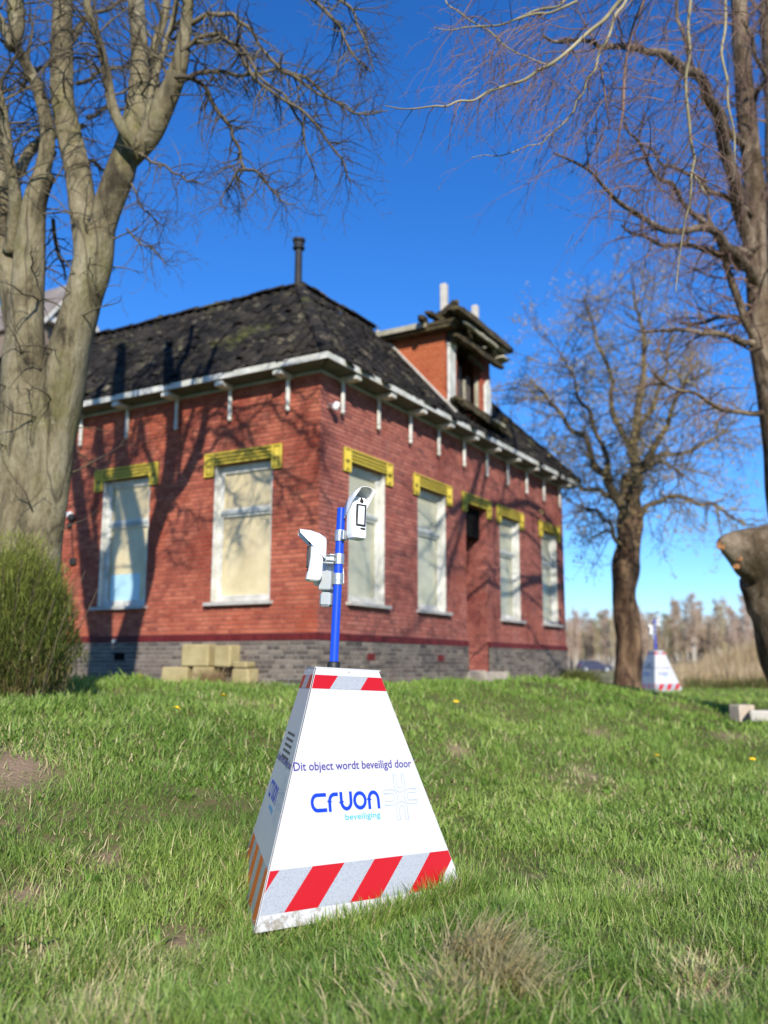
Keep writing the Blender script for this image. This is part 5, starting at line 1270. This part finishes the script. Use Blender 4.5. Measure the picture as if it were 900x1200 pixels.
# small fence in front of the wood
D = 120
fe = empty('fence', (at(825, 770, D).x, D, float(height(42, D)))); tag(fe, 'low dark wooden fence in front of the far wood', 'fence')
pm = MB(); pm.bevbox(-.11, .11, -.08, .08, 0, 1.35, .02); pmm = pm.mesh('post', M['rot']); rm = MB(); rm.bevbox(-4.2, 4.2, -.05, .05, -.09, .09, .01); rmm = rm.mesh('rail', M['rot'])
for k in range(9): link('post', pmm, fe, (-4.2+k*1.05, 0, 0))
for z in (.6, 1.25): link('rail', rmm, fe, (0, -.14, z))

def car():
    D = 118; p = at(698, 782, D); e = empty('parked_car', (p.x, D, float(height(p.x, D))+.0), (0, 0, R(4))); tag(e, 'dark blue estate car parked far off between the house and the tree', 'car')
    paint = simple('dark_blue_car_paint', (.006,.012,.055), rough=.5); dk = simple('car_glass_dark', (.02,.025,.035), rough=.1)
    mb = MB(); body = [(-2.15, .35), (-2.1, .85), (-1.95, 1.0), (.9, 1.0), (1.9, .85), (2.15, .65), (2.18, .35), (1.75, .3), (1.6, .55), (1.15, .55), (1.0, .28), (-1.0, .28), (-1.15, .55), (-1.6, .55), (-1.75, .3)]
    mb.prism(body, -.85, .85); bd = mb.build('body', paint, e)
    mb = MB(); roofp = [(-1.95, 1.0), (-1.75, 1.42), (-1.5, 1.50), (.0, 1.50), (.25, 1.42), (.95, 1.0)]
    vs = [(x, -.84+(z-1)*.30, z) for x, z in roofp]+[(x, .84-(z-1)*.30, z) for x, z in roofp]; n = len(roofp)
    mb.add(vs, [tuple(range(n)), tuple(range(2*n-1, n-1, -1))]+[(i, i+n, (i+1) % n+n, (i+1) % n) for i in range(n)]); mb.build('roof', paint, e)
    for pts in ([(-1.72, 1.05), (-1.6, 1.36), (-1.0, 1.40), (-1.0, 1.05)], [(-.94, 1.05), (-.94, 1.40), (-.2, 1.40), (-.2, 1.05)], [(-.14, 1.05), (-.14, 1.40), (.1, 1.38), (.72, 1.05)]):
        mb = MB(); m = Matrix.Translation((0, 0, 0))
        mb.add([(x, -.862+(z-1)*.30, z) for x, z in pts], [tuple(range(len(pts)))]); mb.build('window', dk, e)
    mb = MB(); mb.quad((.30, -.62, 1.42), (.98, -.72, 1.03), (.98, .72, 1.03), (.30, .62, 1.42)); mb.build('windscreen', simple('windscreen_glass', (.25,.32,.40), rough=.1), e)
    wt = MB(); wt.lathe([(.31, -.1), (.33, -.08), (.33, .08), (.31, .1)], 20, Matrix.Rotation(math.pi/2, 4, 'X')); wm = wt.mesh('wheel', M['rubber'], False)
    rt_ = MB(); rt_.lathe([(.20, -.115), (.20, .115)], 14, Matrix.Rotation(math.pi/2, 4, 'X')); rtm = rt_.mesh('rim', M['galv'])
    for x in (-1.37, 1.37):
        for y in (-.78, .78): w_ = link('wheel', wm, e, (x, y, .33)); link('rim', rtm, w_)
    mb = MB(); mb.bevbox(2.0, 2.17, -.75, -.45, .62, .76, .02); mb.build('headlight', M['dev_lens'], e); mb = MB(); mb.bevbox(2.0, 2.17, .45, .75, .62, .76, .02); mb.build('headlight', M['dev_lens'], e)
    mb = MB(); mb.bevbox(-2.16, -2.0, -.8, -.6, .68, .92, .02); mb.build('tail_light', M['stripe_red'], e)
car()

# far wood: birches whose stems can be told apart, and the mass behind them
def birch(seed, Hh):
    random.seed(seed); tr = MB(); tw = MB()
    pts = [Vector((random.gauss(0, .12)*i/3, random.gauss(0, .12)*i/3, Hh*i/8)) for i in range(9)]; tr.tube(pts, [.17*(1-.9*i/8)+.01 for i in range(9)], 6)
    for k in range(62):
        f = .22+.76*random.random(); i = min(7, int(f*8)); p = pts[i].lerp(pts[i+1], f*8-i); a = random.uniform(0, 6.28); L = (1.9-1.4*f)*random.uniform(.6, 1.3)*Hh/12
        d = Vector((math.cos(a), math.sin(a), random.uniform(.5, 1.5))).normalized(); e_ = p+d*L
        tw.tube([p, p+d*L*.5, e_], [.035, .022, .010], 3, closed_end=False)
        for j in range(9):
            q = p.lerp(e_, random.uniform(.25, 1)); d2_ = Vector((random.gauss(0, 1), random.gauss(0, 1), random.gauss(.5, .8))).normalized(); l2 = random.uniform(.35, .95)
            w2 = d2_.orthogonal().normalized()*.034; tw.add([q-w2, q+w2, q+d2_*l2], [(0,1,2)])
            for _ in range(2):
                q2 = q+d2_*l2*random.uniform(.3, 1); d3_ = (d2_+Vector((random.gauss(0, .8), random.gauss(0, .8), random.gauss(0, .8)))).normalized(); w3 = d3_.orthogonal().normalized()*.026
                tw.add([q2-w3, q2+w3, q2+d3_*l2*.7], [(0,1,2)])
    return tr, tw
tm_cols = [simple('hazed_twig_brown', (.36,.26,.18), (.45,.34,.24), .5, .9), simple('hazed_twig_green', (.36,.30,.17), (.44,.37,.21), .5, .9), simple('hazed_twig_mauve', (.40,.28,.22), (.48,.36,.28), .5, .9)]  # distance haze is painted into these pale twig colours
protos = []
for k, Hh in enumerate((12.0, 10.5, 13.0, 11.2, 9.5, 12.4)):
    a, b_ = birch(100+k, Hh); protos.append((a.mesh('trunk', M['birch_bark'], True), b_.mesh('crown', tm_cols[k % 3])))
random.seed(77)
lab_ = 'bare birch with a pale stem in the far wood on the horizon'
N = 0; kt = 0
xs = []
for px in np.arange(655, 960, 5.2):
    xs.append((px+random.uniform(-2.5, 2.5), random.uniform(158, 172)))
for px in np.arange(640, 1080, 5.0): xs.append((px+random.uniform(-3, 3), random.uniform(175, 200)))
for px, D in xs:
    a, b_ = protos[random.randrange(6)]; x = (px-450)/FPX*D
    e = empty('birch_tree', (x, D, float(height(x, D)))); sc_ = random.uniform(.82, 1.08)*(1.0 if px > 780 else .9); e.scale = (sc_*1.1, sc_*1.1, sc_); e.rotation_euler = (0, 0, random.uniform(0, 6.28))
    tag(e, lab_, 'tree', 'birch trees of the far wood'); link('trunk', a, e); link('crown', b_, e)
# the wood goes on behind as one mass, also left of the house
mb = MB(); tv, tf = [], []
for k in range(16000):
    D = random.uniform(205, 260); px = random.uniform(-500, 1500); x = (px-450)/FPX*D; h = random.uniform(17, 27)*(.85+.08*math.sin(px*.013)+.06*math.sin(px*.07)); z = float(-.6+EYE)
    a = random.uniform(0, 3.14); wx, wy = math.cos(a)*.16, math.sin(a)*.16; lx = random.gauss(0, .6)
    zb = z+h*random.random()*.25
    mb.add([(x-wx, D-wy, zb-1), (x+wx, D+wy, zb-1), (x+lx, D, zb+h*.50)], [(0,1,2)])
tag(mb.build('far_wood', tm_cols[0]), 'brown hazy mass of bare trees along the horizon', 'wood', kind='stuff')

# taller rear gable behind the house, seen between the stems of the left tree
barn = empty('barn', (house_pt(4.3, 11.5, 0).x, house_pt(4.3, 11.5, 0).y, EYE+ZB), (0, 0, math.pi/2-HA))
tag(barn, 'barn with grey roof and white verge boards seen between the left tree stems', 'barn')
bw, be, bt, bl = .80, Z(8.57), Z(9.62), 7.0; bx = .80          # local x runs along the facade, y away from it
mb = MB(); mb.prism([(bx-bw, 0), (bx+bw, 0), (bx+bw, be), (bx, bt-.06), (bx-bw, be)], 0, bl); mb.build('wall', M['barn_wall'], barn)
mb = MB(); mb.box(-4.0, 5.0, .4, 12, 0, Z(4.6)); mb.build('wall', M['barn_wall'], barn)
mb = MB(); mb.prism([(-4.3, Z(4.55)), (.5, Z(6.6)), (5.3, Z(4.55))], .1, 12.3); mb.build('roof', M['barn_roof'], barn)
sl2 = (bt-be)/bw
for sg in (-1, 1):
    x1 = bx+sg*(bw+.12); z1 = bt-(bw+.12)*sl2
    mb = MB(); mb.prism([(bx, bt), (x1, z1), (x1, z1+.10), (bx, bt+.10)], -.30, bl+.2); mb.build('roof', M['barn_roof'], barn)
    mb = MB(); mb.prism([(bx+sg*.002, bt-.12), (x1, z1-.12), (x1, z1-.004), (bx+sg*.002, bt-.004)], -.33, -.28); mb.build('verge_board', M['white_wood'], barn)
mb = MB(); mb.box(bx-bw-.06, bx+bw+.06, -.26, -.002, be-.16, be-.02); mb.build('gutter', M['white_wood'], barn)
